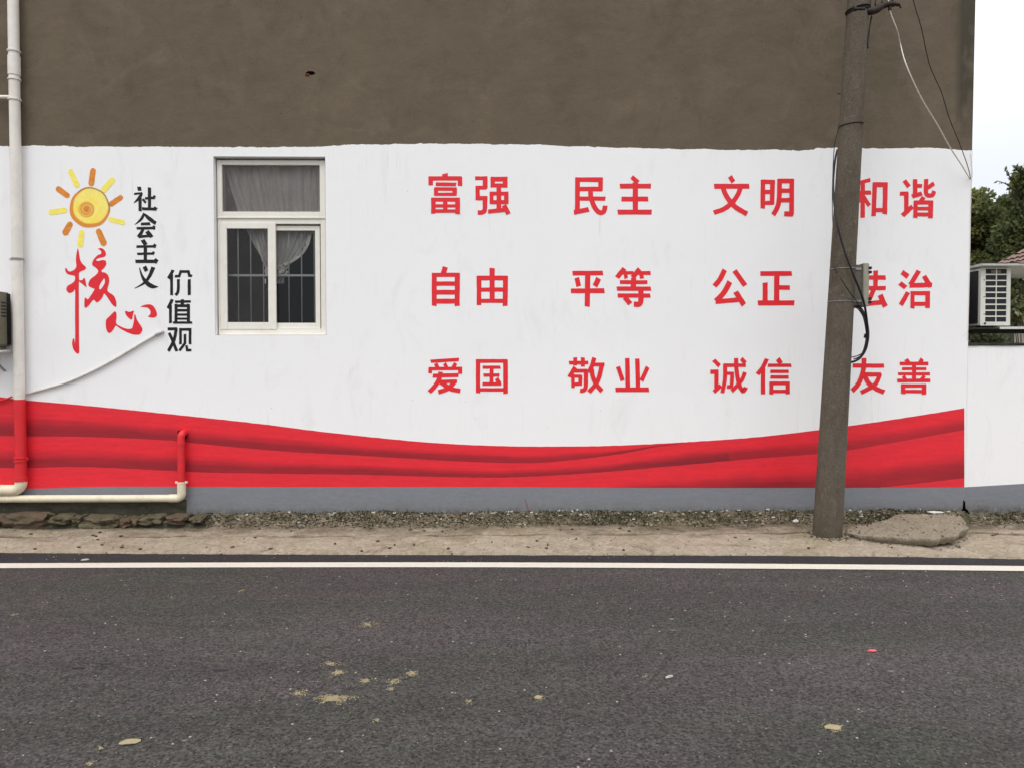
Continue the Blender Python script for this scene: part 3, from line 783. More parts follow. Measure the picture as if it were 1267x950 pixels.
xin = ['485,580 500,590 503,630 500,680 540,708 590,726 628,724 640,700 650,650 652,608 662,610 675,650 700,690 720,725 712,755 690,775 640,773 580,750 530,722 498,700 475,735 450,760 430,755 415,720 415,655 440,625 465,600',
       '577,575 610,585 648,575 640,610 632,648 605,635 580,605', '705,542 740,526 785,522 815,540 835,575 842,610 825,630 790,632 768,622 785,605 788,580 770,555 740,545']
mbx = MB()
for lp in xin:
    q = poly('', [lp], 70, 300, K, None); mbx.add(q.v, q.f)
mbx.build('painted_character', MT['calligraphy'], house, label='low red brush calligraphy character 心')
# painted sun
K = 416/105.
sun_o = empty('painted_sun', (onw(111, 257).x, 0, onw(111, 257).z)); sun_o.parent = house
def suncap(x0, y0, x1, y1, wd, mat):
    a, b = Vector((x0, y0)), Vector((x1, y1)); d = (b-a).normalized(); nn = Vector((-d.y, d.x)); P = []
    r = wd/2
    a2, b2 = a + d*r, b - d*r
    for i in range(9): q = math.pi*i/8; P.append(b2 + (nn*math.cos(q) + d*math.sin(q))*r*(1+.07*noise.noise((x0, i*.7, 0))))
    for i in range(9): q = math.pi*i/8; P.append(a2 - (nn*math.cos(q) + d*math.sin(q))*r*(.92+.09*noise.noise((x0, i*.7, 3))))
    L_ = [(onw(60+p.x/K, 200+p.y/K, -.005).x, onw(60+p.x/K, 200+p.y/K, -.005).z) for p in P]
    mb = MB(); mb.sheet([L_], -.005); mb.build('painted_ray', mat, sun_o)
for r_ in ((102,38,145,128,27,'yellow'), (220,32,208,122,29,'orange'), (322,82,262,150,30,'yellow'), (364,170,298,216,27,'orange'),
           (292,282,376,303,24,'yellow'), (240,330,276,414,31,'orange'), (164,335,154,422,29,'yellow'), (112,296,76,362,32,'orange'),
           (92,238,0,252,28,'yellow'), (102,176,38,128,28,'orange')):
    suncap(*r_[:5], MT[r_[5]])
vs, cs, fs = [], [], []; NR, NA = 26, 72
yel = Vector(lin(252, 226, 92)[:3]); ora = Vector(lin(224, 140, 52)[:3]); oli = Vector(lin(150, 118, 62)[:3]); pale = Vector(lin(250, 234, 130)[:3])
cx, cy = 202, 227
for i in range(NR):
    for j in range(NA):
        a = 2*math.pi*j/NA; rr = 99*i/(NR-1)*(1 + .015*math.sin(3*a) + .01*math.sin(7*a+1))
        X, Y = cx + rr*math.cos(a), cy + rr*math.sin(a)
        p = onw(60+X/K, 200+Y/K, -.005); vs.append((p.x, -.005, p.z))
        f = i/(NR-1)
        d2 = math.hypot(X-186, Y-236); a2 = math.atan2(Y-236, X-186)
        c = yel.lerp(pale, max(0, min(1, .5+.8*noise.noise((X*.02, Y*.02, 0)))))
        wid = .84 - .07*math.cos(a - 2.2)                 # ring is thicker on the lower left
        g = max(0, min(1, (f-wid)/.05)); c = c.lerp(ora, g)
        if f > .93 and -2.2 < a - 2*math.pi*(a > math.pi) < .2: c = c.lerp(oli, .8)
        sw = .5 + .5*math.sin(d2*.42 - a2)
        if d2 < 42: c = c.lerp(ora, (.45 + .55*sw) * max(0, min(1, (42-d2)/6)))
        if d2 < 14: c = c.lerp(Vector(lin(206, 112, 44)[:3]), .7)
        cs.append(c)
for i in range(NR-1):
    for j in range(NA): fs.append((i*NA+j, i*NA+(j+1) % NA, (i+1)*NA+(j+1) % NA, (i+1)*NA+j))
me = bpy.data.meshes.new('sun'); me.from_pydata(vs, [], fs); me.update()
ca = me.color_attributes.new('tone', 'FLOAT_COLOR', 'POINT')
for i, c in enumerate(cs): ca.data[i].color = (c.x, c.y, c.z, 1)
link('painted_disc', me, MT['sun'], sun_o)

# broken spot in the render, with brick showing
p = onw(384, 91)
mb = MB()
mb.sheet([[(p.x-.05, p.z+.005), (p.x-.02, p.z+.022), (p.x+.03, p.z+.02), (p.x+.055, p.z), (p.x+.02, p.z-.018), (p.x-.03, p.z-.012)]], -.002, .0018)
mb.m = 1; mb.box((p.x-.055, -.012, p.z-.022), (p.x-.012, -.001, p.z-.008))
mb.m = 0
mb.build('render_chip', [MT['void'], MT['brick_red']], house)

# ------------------------------------------------------------------ window
K = 722/190.
def wv(X, Y, y): p = onw(240+X/K, 180+Y/K, y); return p.x, p.z
YF = .055
x0, zt = wl+.014, wt-.022; x1, zb = wr-.006, wb+.006
def frame(mb, xa, za, xb, zb_, ya, yb, L, R, T, B):
    mb.box((xa, ya, za), (xa+L, yb, zb_)); mb.box((xb-R, ya, za), (xb, yb, zb_))
    mb.box((xa+L, ya+.0015, za), (xb-R, yb, za+B)); mb.box((xa+L, ya+.0015, zb_-T), (xb-R, yb, zb_))
mb = MB()
mb.box((x0, YF, zb), (x1, YF+.07, zt))
mb = MB()
tz1 = wv(0, 340, YF)[1]; px0, pz0 = wv(130, 92, YF); px1, pz1 = wv(592, 313, YF)
frame(mb, x0, tz1, x1, zt, YF, YF+.06, px0-x0, x1-px1, zt-pz0, pz1-tz1)
lx1 = wv(592, 0, YF)[0]; lzt = wv(0, 345, YF)[1]; lt2 = wv(0, 372, YF)[1]; lb2 = wv(0, 862, YF)[1]; lx0 = wv(122, 0, YF)[0]
frame(mb, x0, zb, x1, tz1-.004, YF+.004, YF+.075, lx0-x0, x1-lx1, lzt-lt2, lb2-zb)
# small ledge under the transom, drip edge, sill lip
mb.box((x0-.004, YF-.008, tz1-.010), (x1+.002, YF+.003, tz1+.006))
mb.box((x0+.01, YF-.006, zb-.003), (x1-.01, YF+.0035, zb+.012))
win = mb.build('window', MT['upvc'], house, bevel=.0025)
def pane(a, b, c, d, y, mk='glass'):
    mb = MB(); mb.add([(a, y, b), (c, y, b), (c, y, d), (a, y, d)], [(0, 1, 2, 3)]); mb.build('pane', MT[mk], win)
pane(px0-.005, pz1-.005, px1+.005, pz0+.005, YF+.03, 'transom_glass')
sa = wv(125, 865, YF); sb = wv(383, 365, YF); pa = wv(158, 832, YF); pb = wv(347, 392, YF)
mb = MB(); frame(mb, sa[0], sa[1], sb[0], sb[1], YF-.004, YF+.028, pa[0]-sa[0], sb[0]-pb[0], sb[1]-pb[1], pa[1]-sa[1])
mb.build('sash', MT['upvc'], win, bevel=.002); pane(pa[0]-.004, pa[1]-.004, pb[0]+.004, pb[1]+.004, YF+.012, 'greyed_glass')
sa = wv(360, 862, YF+.04); sb = wv(592, 380, YF+.04); pa = wv(388, 835, YF+.04); pb = wv(570, 402, YF+.04)
mb = MB(); frame(mb, sa[0], sa[1], sb[0], sb[1], YF+.032, YF+.064, pa[0]-sa[0], sb[0]-pb[0], sb[1]-pb[1], pa[1]-sa[1])
mb.build('sash', MT['upvc'], win, bevel=.002); pane(pa[0]-.004, pa[1]-.004, pb[0]+.004, pb[1]+.004, YF+.046)
mb = MB(); hx, hz = wv(338, 640, YF); mb.box((hx-.008, YF-.018, hz-.03), (hx+.006, YF-.003, hz+.03)); mb.build('latch', MT['galv'], win, bevel=.003)
# security bars inside
grl = empty('security_grille', (wl, .15, wb)); grl.parent = house
bx = [wv(v, 0, .16)[0] for v in (142, 203, 262, 322, 382, 442, 502, 562)]
for x in bx:
    mb = MB(); mb.tube([(x, .16, wb+.01), (x, .16, wt-.01)], .0065, 8); mb.build('bar', MT['bar'], grl, smooth=True)
for v in (612,):
    z = wv(0, v, .16)[1]; mb = MB(); mb.box((wl+.01, .152, z-.011), (wr-.01, .166, z+.011)); mb.build('crossbar', MT['bar'], grl)
# curtain
cur = empty('lace_curtain', (onw(345, 340).x, .20, wt), label='white lace curtain gathered in a knot behind the barred window', cat='curtain')
def curt(rowsd, ybase, folds, name, mat, U=70):
    vs, fs = [], []; nv = len(rowsd)
    for (Y, Lx, Rx, amp) in rowsd:
        for u in range(U):
            t = u/(U-1); yy = ybase + amp*math.sin(t*folds*2*math.pi + .6*math.sin(Y*.01)) + .4*amp*noise.noise((t*9, Y*.01, 0))
            X = Lx + (Rx-Lx)*(t + .01*math.sin(t*folds*2*math.pi*1.5))
            a, b = wv(X, Y, yy); vs.append((a, yy, b))
    for i in range(nv-1):
        for u in range(U-1): fs.append((i*U+u, i*U+u+1, i*U+U+u+1, i*U+U+u))
    mb = MB(); mb.add(vs, fs); return mb.build(name, mat, cur, smooth=True)
Rw = [(p.x, p.y, p.z) for p in crom([(70, 136, 615), (120, 150, 612), (200, 172, 610), (305, 205, 604), (370, 232, 585), (430, 262, 548), (500, 300, 500), (560, 336, 452), (600, 355, 432)], 5)]
curt([(y, l_, r_, .022*max(.35, (r_-l_)/470)) for y, l_, r_ in Rw], .225, 9, 'drape', MT['lace'])
Rk = [(590, 360, 428), (610, 372, 425), (650, 384, 424)]
curt([(y, l_, r_, .012) for y, l_, r_ in Rk], .225, 4, 'tail', MT['lace'], 30)
# frilled hem along the right edge and over the tie
def hem(pts, wd, yb, name):
    P = crom([(a, b, 0) for a, b in pts], 8); vs = []; N = len(P)
    for i, q in enumerate(P):
        d = (P[min(i+1, N-1)] - P[max(i-1, 0)]).normalized(); nn = Vector((-d.y, d.x))
        ww = wd*(1 + .25*math.sin(i*1.3))
        y1 = yb + .010*math.sin(i*1.1)
        a = wv(q.x+nn.x*ww, q.y+nn.y*ww, y1); b = wv(q.x-nn.x*wd*.4, q.y-nn.y*wd*.4, yb); 
        vs += [(a[0], y1, a[1]), (b[0], yb, b[1])]
    mb = MB(); mb.add(vs, [(2*i, 2*i+1, 2*i+3, 2*i+2) for i in range(N-1)]); return mb.build(name, MT['curtain_hem'], cur, smooth=True)
hem([(548, 425), (535, 470), (505, 515), (460, 548), (425, 565)], 11, .205, 'hem')
hem([(300, 455), (318, 520), (340, 570), (352, 590)], 6, .205, 'hem')
mb = MB()
for k in range(5):
    pts = []
    for i in range(15):
        a = i/14*math.pi*1.7 + k*.7
        rx, rz = 52 - k*9, 30 - k*5
        yy = .185 + .012*math.sin(a*2+k)
        q = wv(388+rx*math.cos(a), 592+rz*math.sin(a), yy); pts.append((q[0], yy, q[1]))
    mb.tube(pts, .013, 7)
mb.build('knot', MT['curtain_hem'], cur, smooth=True)

# ================================================================== PIPES ON THE WALL
def ppt(px, py, y): q = onw(px, py, y); return Vector((q.x, y, q.z))
RP = .055; YP = -.075
dp = empty('downpipe', ppt(21, 612, YP), label='tall white plastic downpipe with red painted lower length at left end of wall', cat='pipe')
xp = ppt(21, 300, YP).x
zc_ = ppt(21, 606, YP).z; zred = ppt(21, 494, YP).z; zbot = ppt(21, 600, YP).z
mb = MB(); mb.tube([(xp, YP, zred+.0), (xp, YP, 7.6)], RP*.96, 24); mb.build('pipe', MT['pvc'], dp, auto=True)
mb = MB(); mb.tube([(xp+.004, YP, zc_+.09), (xp+.004, YP, zred)], RP, 24); mb.build('painted_length', MT['pvc_red'], dp, auto=True)
def ring(parent, x, y, z, r, h, mat, name='coupling', axis='z', n=24):
    mb = MB()
    if axis == 'z': mb.tube([(x, y, z-h/2), (x, y, z-h/2+.001), (x, y, z+h/2-.001), (x, y, z+h/2)], [r-.002, r, r, r-.002], n)
    else: mb.tube([(x-h/2, y, z), (x-h/2+.001, y, z), (x+h/2-.001, y, z), (x+h/2, y, z)], [r-.002, r, r, r-.002], n)
    return mb.build(name, mat, parent, auto=True)
for py, h, r in ((64, .016, .064), (82, .20, .0595), (99, .014, .063), (124, .016, .064)): ring(dp, xp, YP, ppt(21, py, YP).z, r, h, MT['pvc'])
z = ppt(21, 321, YP).z; ring(dp, xp, YP, z, .060, .022, MT['galv'], 'bracket')
mb = MB(); mb.box((xp-.085, YP-.01, z-.012), (xp-.05, -.004, z+.012)); mb.build('bracket', MT['pvc_cream'], dp, bevel=.002)
for py in (566, 570): 
    z = ppt(21, py, YP).z; ring(dp, xp+.004, YP, z, .066, .012, MT['pvc_red'])
mb = MB(); mb.tube([(xp+.05, YP, z+.02), (xp+.085, YP, z+.02)], .008, 8); mb.build('bolt', MT['pvc_red'], dp)
ring(dp, xp+.004, YP, zc_+.118, .063, .05, MT['pvc_red'])
zc_ = ppt(21, 606, YP).z
mb = MB(); R_ = .085
arc = [(xp+.004, YP, zc_+R_+.01)] + [(xp+.004 - R_ + R_*math.cos(a), YP, zc_ + R_ - R_*math.sin(a)) for a in [math.pi/2*i/10 for i in range(11)]] + [(XL+.3, YP, zc_)]
mb.tube(arc, .0575, 24); mb.build('elbow', MT['pvc_cream'], dp, auto=True)
ring(dp, ppt(3, 606, YP).x, YP, zc_, .060, .01, MT['pvc_cream'], axis='x')
z = ppt(5, 120.5, YP).z; mb = MB(); mb.tube([(XL+.4, YP, z), (xp-.05, YP, z)], .020, 14); mb.build('branch_pipe', MT['pvc'], dp, auto=True)

YW = -.07
wp = empty('waste_pipe', ppt(225, 616, YW), label='cream waste pipe lying along wall foot and rising red into a hole', cat='pipe')
zh = ppt(100, 616.5, YW).z; xv = ppt(224.6, 600, YW).x
zj = ppt(225, 597, YW).z; zt2 = ppt(225, 541, YW).z; r = .040
def bend(cx, cz, R, a0, a1, y, n=9): return [(cx + R*math.cos(a0+(a1-a0)*i/n), y, cz + R*math.sin(a0+(a1-a0)*i/n)) for i in range(n+1)]
mb = MB(); mb.tube([(XL+.3, YW, zh), (xv-.09, YW, zh)], r, 20); mb.build('pipe', MT['pvc_cream'], wp, auto=True)
mb = MB(); R_ = .055
mb.tube([(xv-.13, YW, zh)] + bend(xv-R_, zh+R_, R_, -math.pi/2, 0, YW) + [(xv, YW, zj)], r*1.1, 20); mb.build('elbow', MT['pvc_cream'], wp, auto=True)
mb = MB(); yh = YW + .045
mb.tube([(xv, YW, zj), (xv, YW, zt2)] + [(xv + .01*i/6, YW + (.045)*(1-math.cos(math.pi/2*i/6)), zt2 + .045*math.sin(math.pi/2*i/6)) for i in range(1, 7)] + [(xv+.01, .04, zt2+.05)], r*.98, 20)
mb.build('painted_length', MT['pvc_red'], wp, auto=True)
ring(wp, xv, YW, ppt(225, 549, YW).z, r*1.1, .03, MT['pvc_red'])
ring(wp, xv, YW, zj, r*1.14, .022, MT['pvc_cream'], 'clamp')
for sx in (-1, 1):
    mb = MB(); mb.box((xv+sx*.052-.012, YW-.012, zj-.006), (xv+sx*.052+.012, YW+.012, zj+.018)); mb.build('clamp_ear', MT['pvc_cream'], wp, bevel=.003)
ring(wp, ppt(8, 616, YW).x, YW, zh, r*1.05, .012, MT['pvc_cream'], axis='x')
mb = MB(); q = ppt(226.5, 537, 0); mb.sheet([[(q.x + .056*math.cos(a)*(1+.1*math.sin(3*a)), q.z + .056*math.sin(a)*(1+.1*math.cos(5*a))) for a in [2*math.pi*i/22 for i in range(22)]]], -.0068)
mb.build('wall_hole', MT['void'], house)

hs = empty('drain_hose', ppt(30, 488, -.03), label='thin pale drain hose sagging diagonally across white wall under red calligraphy', cat='hose')
P = crom([ppt(-60, 512, -.03), ppt(0, 496, -.03), ppt(15, 490.5, -.028)], 6)
mb = MB(); mb.tube(P, .009, 8); mb.build('painted_length', MT['pvc_red'], hs, smooth=True)
P = crom([ppt(29, 488.5, -.025), ppt(45, 484, -.022), ppt(80, 474, -.022), ppt(115, 459, -.022), ppt(150, 440, -.022), ppt(178, 423, -.022), ppt(194, 414, -.022)], 6)
mb = MB(); mb.tube(P, .0125, 12); mb.build('tube', MT['hose'], hs, smooth=True)
P = crom([ppt(192, 415, -.022), ppt(197, 412, -.024), ppt(200.5, 411, -.02), ppt(201, 409, .01)], 5)
mb = MB(); mb.tube(P, .016, 12); mb.build('end_fitting', MT['hose'], hs, smooth=True)

# ================================================================== AIR CONDITIONERS
oldac = empty('air_conditioner', ppt(0, 425, -.2), label='old dull outdoor unit on the wall behind the downpipe, cut by left frame edge', cat='air conditioner')
ax1 = onw(13.5, 400, -.05).x; az0 = onw(5, 428, -.2).z; az1 = onw(5, 361, -.2).z
mb = MB(); mb.box((ax1-.80, -.34, az0), (ax1, -.05, az1)); mb.build('casing', MT['ac_old'], oldac, bevel=.012)
for k in range(5):
    zz = az1 - .12 - .035*k
    mb = MB(); mb.box((ax1-.001, -.20, zz), (ax1+.003, -.125, zz+.014)); mb.build('vent_slot', MT['fins'], oldac)
mb = MB(); mb.box((ax1, -.115, az0+.012), (ax1+.002, -.052, az1-.012)); mb.build('coil', MT['fins'], oldac)
mb = MB(); mb.box((ax1-.64, -.352, az0+.06), (ax1-.03, -.338, az1-.06)); mb.build('front_panel', MT['ac_old'], oldac, bevel=.01)
mb = MB(); mb.tube([(ax1-.33+.24*math.cos(a), -.358, (az0+az1)/2+.24*math.sin(a)) for a in [2*math.pi*i/24 for i in range(25)]], .006, 6, False); mb.build('fan_guard', MT['fins'], oldac)
for xx in (ax1-.7, ax1-.10):
    mb = MB(); mb.box((xx-.015, -.36, az0-.03), (xx+.015, -.004, az0-.002)); mb.tube([(xx, -.34, az0-.03), (xx, -.01, az0-.26)], .012, 8); mb.build('bracket', MT['galv'], oldac)
P = crom([(ax1-.3, -.3, az0-.01), (ax1-.1, -.28, az0-.07), (ax1-.02, -.2, az0-.06), (ax1-.02, -.02, az0-.05)], 6)
mb = MB(); mb.tube(P, .012, 8); mb.build('hose', MT['pvc'], oldac, smooth=True)

K = 526/72.
def rv(X, Y, y): p = onw(1195+X/K, 310+Y/K, y); return p.x, p.z
YA = .12
nac = empty('air_conditioner', (rv(265, 680, YA)[0], YA, rv(0, 680, YA)[1]), label='pale outdoor unit with a side grille of small rectangles, on shelf past the house corner', cat='air conditioner')
cx0, cz1 = rv(137, 155, YA); cx1, cz0 = rv(400, 680, YA)
mb = MB(); mb.box((cx0+.004, YA+.0095, cz0+.004), (cx1-.004, YA+.84, cz1-.004)); mb.m = 0
mb.build('casing', MT['ac_white'], nac, bevel=.006)
mb = MB(); mb.box((cx0-.006, YA+.045, cz0+.03), (cx0+.003, YA+.80, cz1-.03)); mb.build('coil', MT['fins'], nac)
for k in range(3):
    mb = MB(); yy = YA+.2+.2*k; mb.box((cx0-.014, yy, cz0+.03), (cx0-.007, yy+.008, cz1-.03)); mb.build('coil_rail', MT['fins'], nac)
hx = [rv(v, 0, YA)[0] for v in (183, 277, 285, 374)]
rows_ = [(170, 210), (226, 265), (280, 318), (335, 372), (388, 425), (442, 480), (497, 534), (550, 588), (604, 643)]
hz = [(rv(0, a-2, YA)[1], rv(0, b+2.5, YA)[1]) for a, b in rows_]
holes = []
for a, b in hz:
    holes += [rect(hx[0], b, hx[1], a), rect(hx[2], b, hx[3], a)]
mb = MB(); mb.sheet([rect(cx0, cz0, cx1, cz1)] + holes, YA, .005); mb.build('grille', MT['ac_white'], nac)
mb = MB(); mb.box((hx[0]-.005, YA+.0055, hz[-1][1]-.004), (hx[3]+.005, YA+.0085, hz[0][0]+.004)); mb.build('coil', MT['fins'], nac)
a, b = rv(230, 178, YA), rv(318, 205, YA); mb = MB(); mb.box((a[0], YA+.0005, b[1]), (b[0], YA+.0053, a[1])); mb.build('handle_recess', MT['ac_old'], nac, bevel=.002)
for Y in (268, 420, 575):
    a = rv(165, Y, YA); mb = MB(); mb.tube([(a[0], YA-.004, a[1]), (a[0], YA+.001, a[1])], .006, 8); mb.build('screw', MT['fins'], nac)
a = rv(172, 660, YA); mb = MB(); mb.tube([(a[0], YA-.006, a[1]), (a[0], YA+.001, a[1])], .012, 10); mb.build('drain_plug', MT['fins'], nac)
for dy in (.05, .70):
    mb = MB(); mb.box((cx0+.02, YA+dy, cz0-.022), (cx1-.02, YA+dy+.05, cz0+.003)); mb.build('foot', MT['fins'], nac)

# sheltering slab and shelf beyond the corner, on two posts out of view
can = empty('concrete_shelter', (6.9, .5, -.35), label='thin concrete shelter slab and lower shelf holding the outdoor unit past the corner', cat='shelter')
sx0, sz = rv(148, 130, .04); stop = rv(0, 108, .04)[1]
mb = MB(); mb.box((sx0, .04, sz-.012), (7.0, 1.15, sz+.02)); mb.build('slab', MT['slab_white'], can, bevel=.006)
mb = MB(); nx, ny = 60, 14; vs = []; fs = []
for i in range(nx+1):
    for j in range(ny+1):
        x = sx0-.01+(7.02-sx0)*i/nx; y = .03+1.13*j/ny
        vs.append((x, y, sz+.024 + .012*noise.noise((x*9, y*9, 0)) + .012*noise.noise((x*30, y*30, 4))))
for i in range(nx):
    for j in range(ny): a = i*(ny+1)+j; fs.append((a, a+ny+1, a+ny+2, a+1))
mb.add(vs, fs); mb.build('mossy_top', MT['lichen'], can)
shz = cz0 - .022
mb = MB(); mb.box((house_edge(shz)+.01, .06, shz-.024), (7.0, 1.05, shz)); mb.build('shelf', MT['lichen'], can, bevel=.006)
a = rv(320, 0, .05)[0]; mb = MB(); mb.box((a, .052, shz-.02), (7.0, .06, shz+.001)); mb.box((a, .06, shz+.001), (7.0, 1.04, shz+.006)); mb.build('shelf_paint', MT['slab_white'], can)
for yy in (.2, .95):
    mb = MB(); mb.box((6.86, yy-.06, -.36), (6.98, yy+.06, sz-.013)); mb.build('post', MT['slab_white'], can)

# ================================================================== LOW BOUNDARY WALL
YB = .035
bw = empty('boundary_wall', (XR+.6, YB, -.1), label='low white boundary wall with grey base and mossy coping right of the house corner', cat='wall')
bx0 = XR+.016; bzt = rv(0, 862, YB)[1]
gtop = lambda px: onw(px, 602.5-(px-1194)*.062, YB).z
g0, g1 = gtop(1197), gtop(1267); gx1 = onw(1267, 600, YB).x; sl_ = (g1-g0)/(gx1-bx0)
XB1 = 12.0
mb = MB(); mb.box((bx0, YB, -.34), (XB1, YB+.22, bzt)); mb.build('wall_body', MT['white'], bw)
gp = [(bx0+.001, g0)] + [(bx0+.1*i, g0+sl_*min(.1*i, 3)) for i in range(1, 60)]
mb = MB(); mb.sheet([[(bx0+.001, -.33), (gp[-1][0], -.33)] + gp[::-1]], YB-.003, .0028); mb.build('painted_plinth', MT['grey'], bw)
vs, fs = [], []; N = 120
for i in range(N):
    x = bx0-.01 + (XB1-bx0)*i/(N-1)
    j = lambda k: .008*noise.noise((x*9, k, 0))+.006*noise.noise((x*30, k, 3))
    vs += [(x, YB-.012+j(1), bzt+.002), (x, YB-.014+j(2), bzt+.022+j(3)), (x, YB+.10, bzt+.034+j(4)), (x, YB+.235, bzt+.02+j(5)), (x, YB+.235, bzt+.002)]
for i in range(N-1):
    for r in range(4): fs.append((i*5+r, i*5+5+r, i*5+6+r, i*5+1+r))
mb = MB(); mb.add(vs, fs); mb.build('coping', MT['lichen'], bw)

# ================================================================== UTILITY POLE
PB = ong(1024, 663, -.12)
YPOL = PB.y
def pp(px, py, dy=0.0): q = onw(px, py, YPOL+dy); return Vector((q.x, YPOL+dy, q.z))
pole = empty('utility_pole', PB, label='leaning grey concrete utility pole standing on the verge in front of the slogans', cat='pole')
b0 = pp(1023.6, 663); t0 = pp(1062.0, 0)
dirp = (t0-b0)/(t0.z-b0.z)
def axis(z): return b0 + dirp*(z-b0.z)
mmp = (PB.y - CAM.y)/F
RB, RT = 17.3*mmp, 12.6*mmp
def prad(z): return RB + (RT-RB)*(z-b0.z)/(t0.z-b0.z)
zs_ = [-.45] + [b0.z + (8.4-b0.z)*i/60 for i in range(61)]
mb = MB(); mb.tube([axis(z) for z in zs_], [prad(z) for z in zs_], 40); mb.build('shaft', MT['pole'], pole, auto=True)
def band(px, py, h, mat, name, grow=.004, tilt=0.0, wire=None):
    c0 = pp(px, py); z = c0.z; c = axis(z); r = prad(z) + grow
    mb = MB()
    if wire:
        mb.tube([(c.x + r*math.cos(a), c.y + r*math.sin(a), z + tilt*math.cos(a)) for a in [2*math.pi*i/40 for i in range(41)]], wire, 6, False)
    else:
        vs, fs = [], []; n = 40
        for i in range(n):
            a = 2*math.pi*i/n
            for rr, dz in ((r-.003, -h/2), (r, -h/2), (r, h/2), (r-.003, h/2)): vs.append((c.x+rr*math.cos(a), c.y+rr*math.sin(a), z+dz+tilt*math.cos(a)))
        for i in range(n):
            for k in range(4): fs.append((i*4+k, ((i+1) % n)*4+k, ((i+1) % n)*4+(k+1) % 4, i*4+(k+1) % 4))
        mb.add(vs, fs)
    mb.build(name, mat, pole, smooth=True)
band(1036, 333.5, .01, MT['galv'], 'wire_tie', .002, 0, .0035)
band(1036, 373.5, .01, MT['galv'], 'wire_tie', .002, 0, .0035)
band(1052, 156, .012, MT['dark_metal'], 'wire_tie', .003, .010, .006)
band(1060, 15, .03, MT['dark_metal'], 'strap', .004, .018)
band(1060, 12.5, .03, MT['dark_metal'], 'wire_tie', .010, .018, .006)
# clamp and hook to the right of the pole near the top of the view
mb = MB()
a = pp(1072, 13, -.03)
mb.tube(crom([pp(1068, 12, -.06), pp(1076, 14.5, -.07), pp(1083, 13, -.07), pp(1090, 8.5, -.06), pp(1098, 5.5, -.05)], 5), [.020]*4+[.034]*6+[.036]*5+[.028]*6, 12)
mb.build('clamp_body', MT['dark_metal'], pole, smooth=True)
mb = MB(); mb.tube(crom([pp(1088, 9, -.05), pp(1098, 6, -.05), pp(1108, 5.5, -.05), pp(1113, 7, -.05), pp(1114.5, 10.5, -.05)], 5), [.030]*5+[.026]*5+[.018]*5+[.009]*6, 10); mb.build('hook', MT['dark_metal'], pole, smooth=True)
mb = MB(); mb.tube([pp(1057, 11.5, -.17), pp(1070, 11.5, -.16)], .014, 8); mb.tube([pp(1058, 8, -.17), pp(1058, 14, -.17)], .012, 6); mb.build('bolt', MT['dark_metal'], pole, smooth=True)
q = pp(1101, 10.5, -.05); mb = MB(); mb.tube([q+Vector((0,0,.02)), q-Vector((0,0,.02))], .016, 8); mb.build('bolt', MT['dark_metal'], pole)
# thin iron peg on the left
q = pp(1040, 116.5); mb = MB(); mb.tube([q, q+Vector((-.02, 0, 0))-Vector((.01,0,0))], .006, 6); mb.build('peg', MT['dark_metal'], pole)

# meter box behind the pole's right flank
bxo = empty('junction_box', pp(1066, 378, .05), label='small grey metal junction box strapped to right side of the concrete pole', cat='box')
yb0, yb1 = -.06, .16
p0 = pp(1056, 379, yb0); p1 = pp(1077, 327, yb0)
xm = pp(1067, 350, yb0).x
x_a, x_b, z_a, z_b = p0.x-.03, xm, p0.z+.006, p1.z-.006
mb = MB(); mb.box((x_a, YPOL+yb0, z_a), (x_b, YPOL+yb1, z_b)); mb.build('body', MT['box_side'], bxo, bevel=.005)
mb = MB(); mb.box((x_b+.001, YPOL+yb0-.02, z_a-.01), (x_b+.058, YPOL+yb1+.012, z_b+.012)); mb.build('lid', MT['box_grey'], bxo, bevel=.006)
for zc2 in (z_b-.035, z_b-.075, z_a+.03, z_a+.065):
    mb = MB(); mb.box((x_b+.050, YPOL+yb0-.026, zc2-.013), (x_b+.082, YPOL+yb0+.02, zc2+.013)); mb.build('hinge', MT['dark_metal'], bxo, bevel=.003)
for zc2 in (pp(1060, 334).z, pp(1060, 373.5).z):
    mb = MB(); mb.box((x_a-.02, YPOL+yb0-.008, zc2-.011), (x_b-.012, YPOL+yb0-.0005, zc2+.011)); mb.build('mounting_bar', MT['galv'], bxo, bevel=.002)
for k in range(3):
    mb = MB(); mb.tube([(x_a+.02+.035*k, YPOL+.0, z_a-.014), (x_a+.02+.035*k, YPOL+.0, z_a+.002)], .008, 8); mb.build('cable_gland', MT['rubber'], bxo)

# cables
FR = -.155
def wire(pts, r, mat, label, name='cable', sub=6, group=None):
    mb = MB(); mb.tube(crom(pts, sub), r, 6); o = mb.build(name, mat, smooth=True, label=label, cat='cable', group=group); return o
wire([pp(1078.5, 20, -.02), pp(1076, 36, -.05), pp(1074.5, 48, -.05), pp(1074, 60, -.06)], .008, MT['rubber'], 'short dark cable tail hanging below the clamp at the pole top')
wire([pp(1036, 186, .16), pp(1033, 200, .1), pp(1031, 225, .0), pp(1032, 250, -.08), pp(1036, 278, FR), pp(1043, 305, FR), pp(1054, 335, FR-.01), pp(1066, 365, -.13), pp(1071, 385, -.10), pp(1073.5, 410, -.05), pp(1072, 430, -.02), pp(1063, 444, .0), pp(1050, 449, .02), pp(1044, 449, .05)], .0105, MT['rubber'], 'thick black cable crossing the pole diagonally past the junction box')
wire([pp(1040, 145, .15), pp(1036, 165, .17), pp(1032, 185, .19), pp(1030, 230, .19), pp(1030, 262, .18), pp(1031, 290, .1)], .004, MT['rubber'], 'thin dark wire hanging just left of the pole beside the slogans')
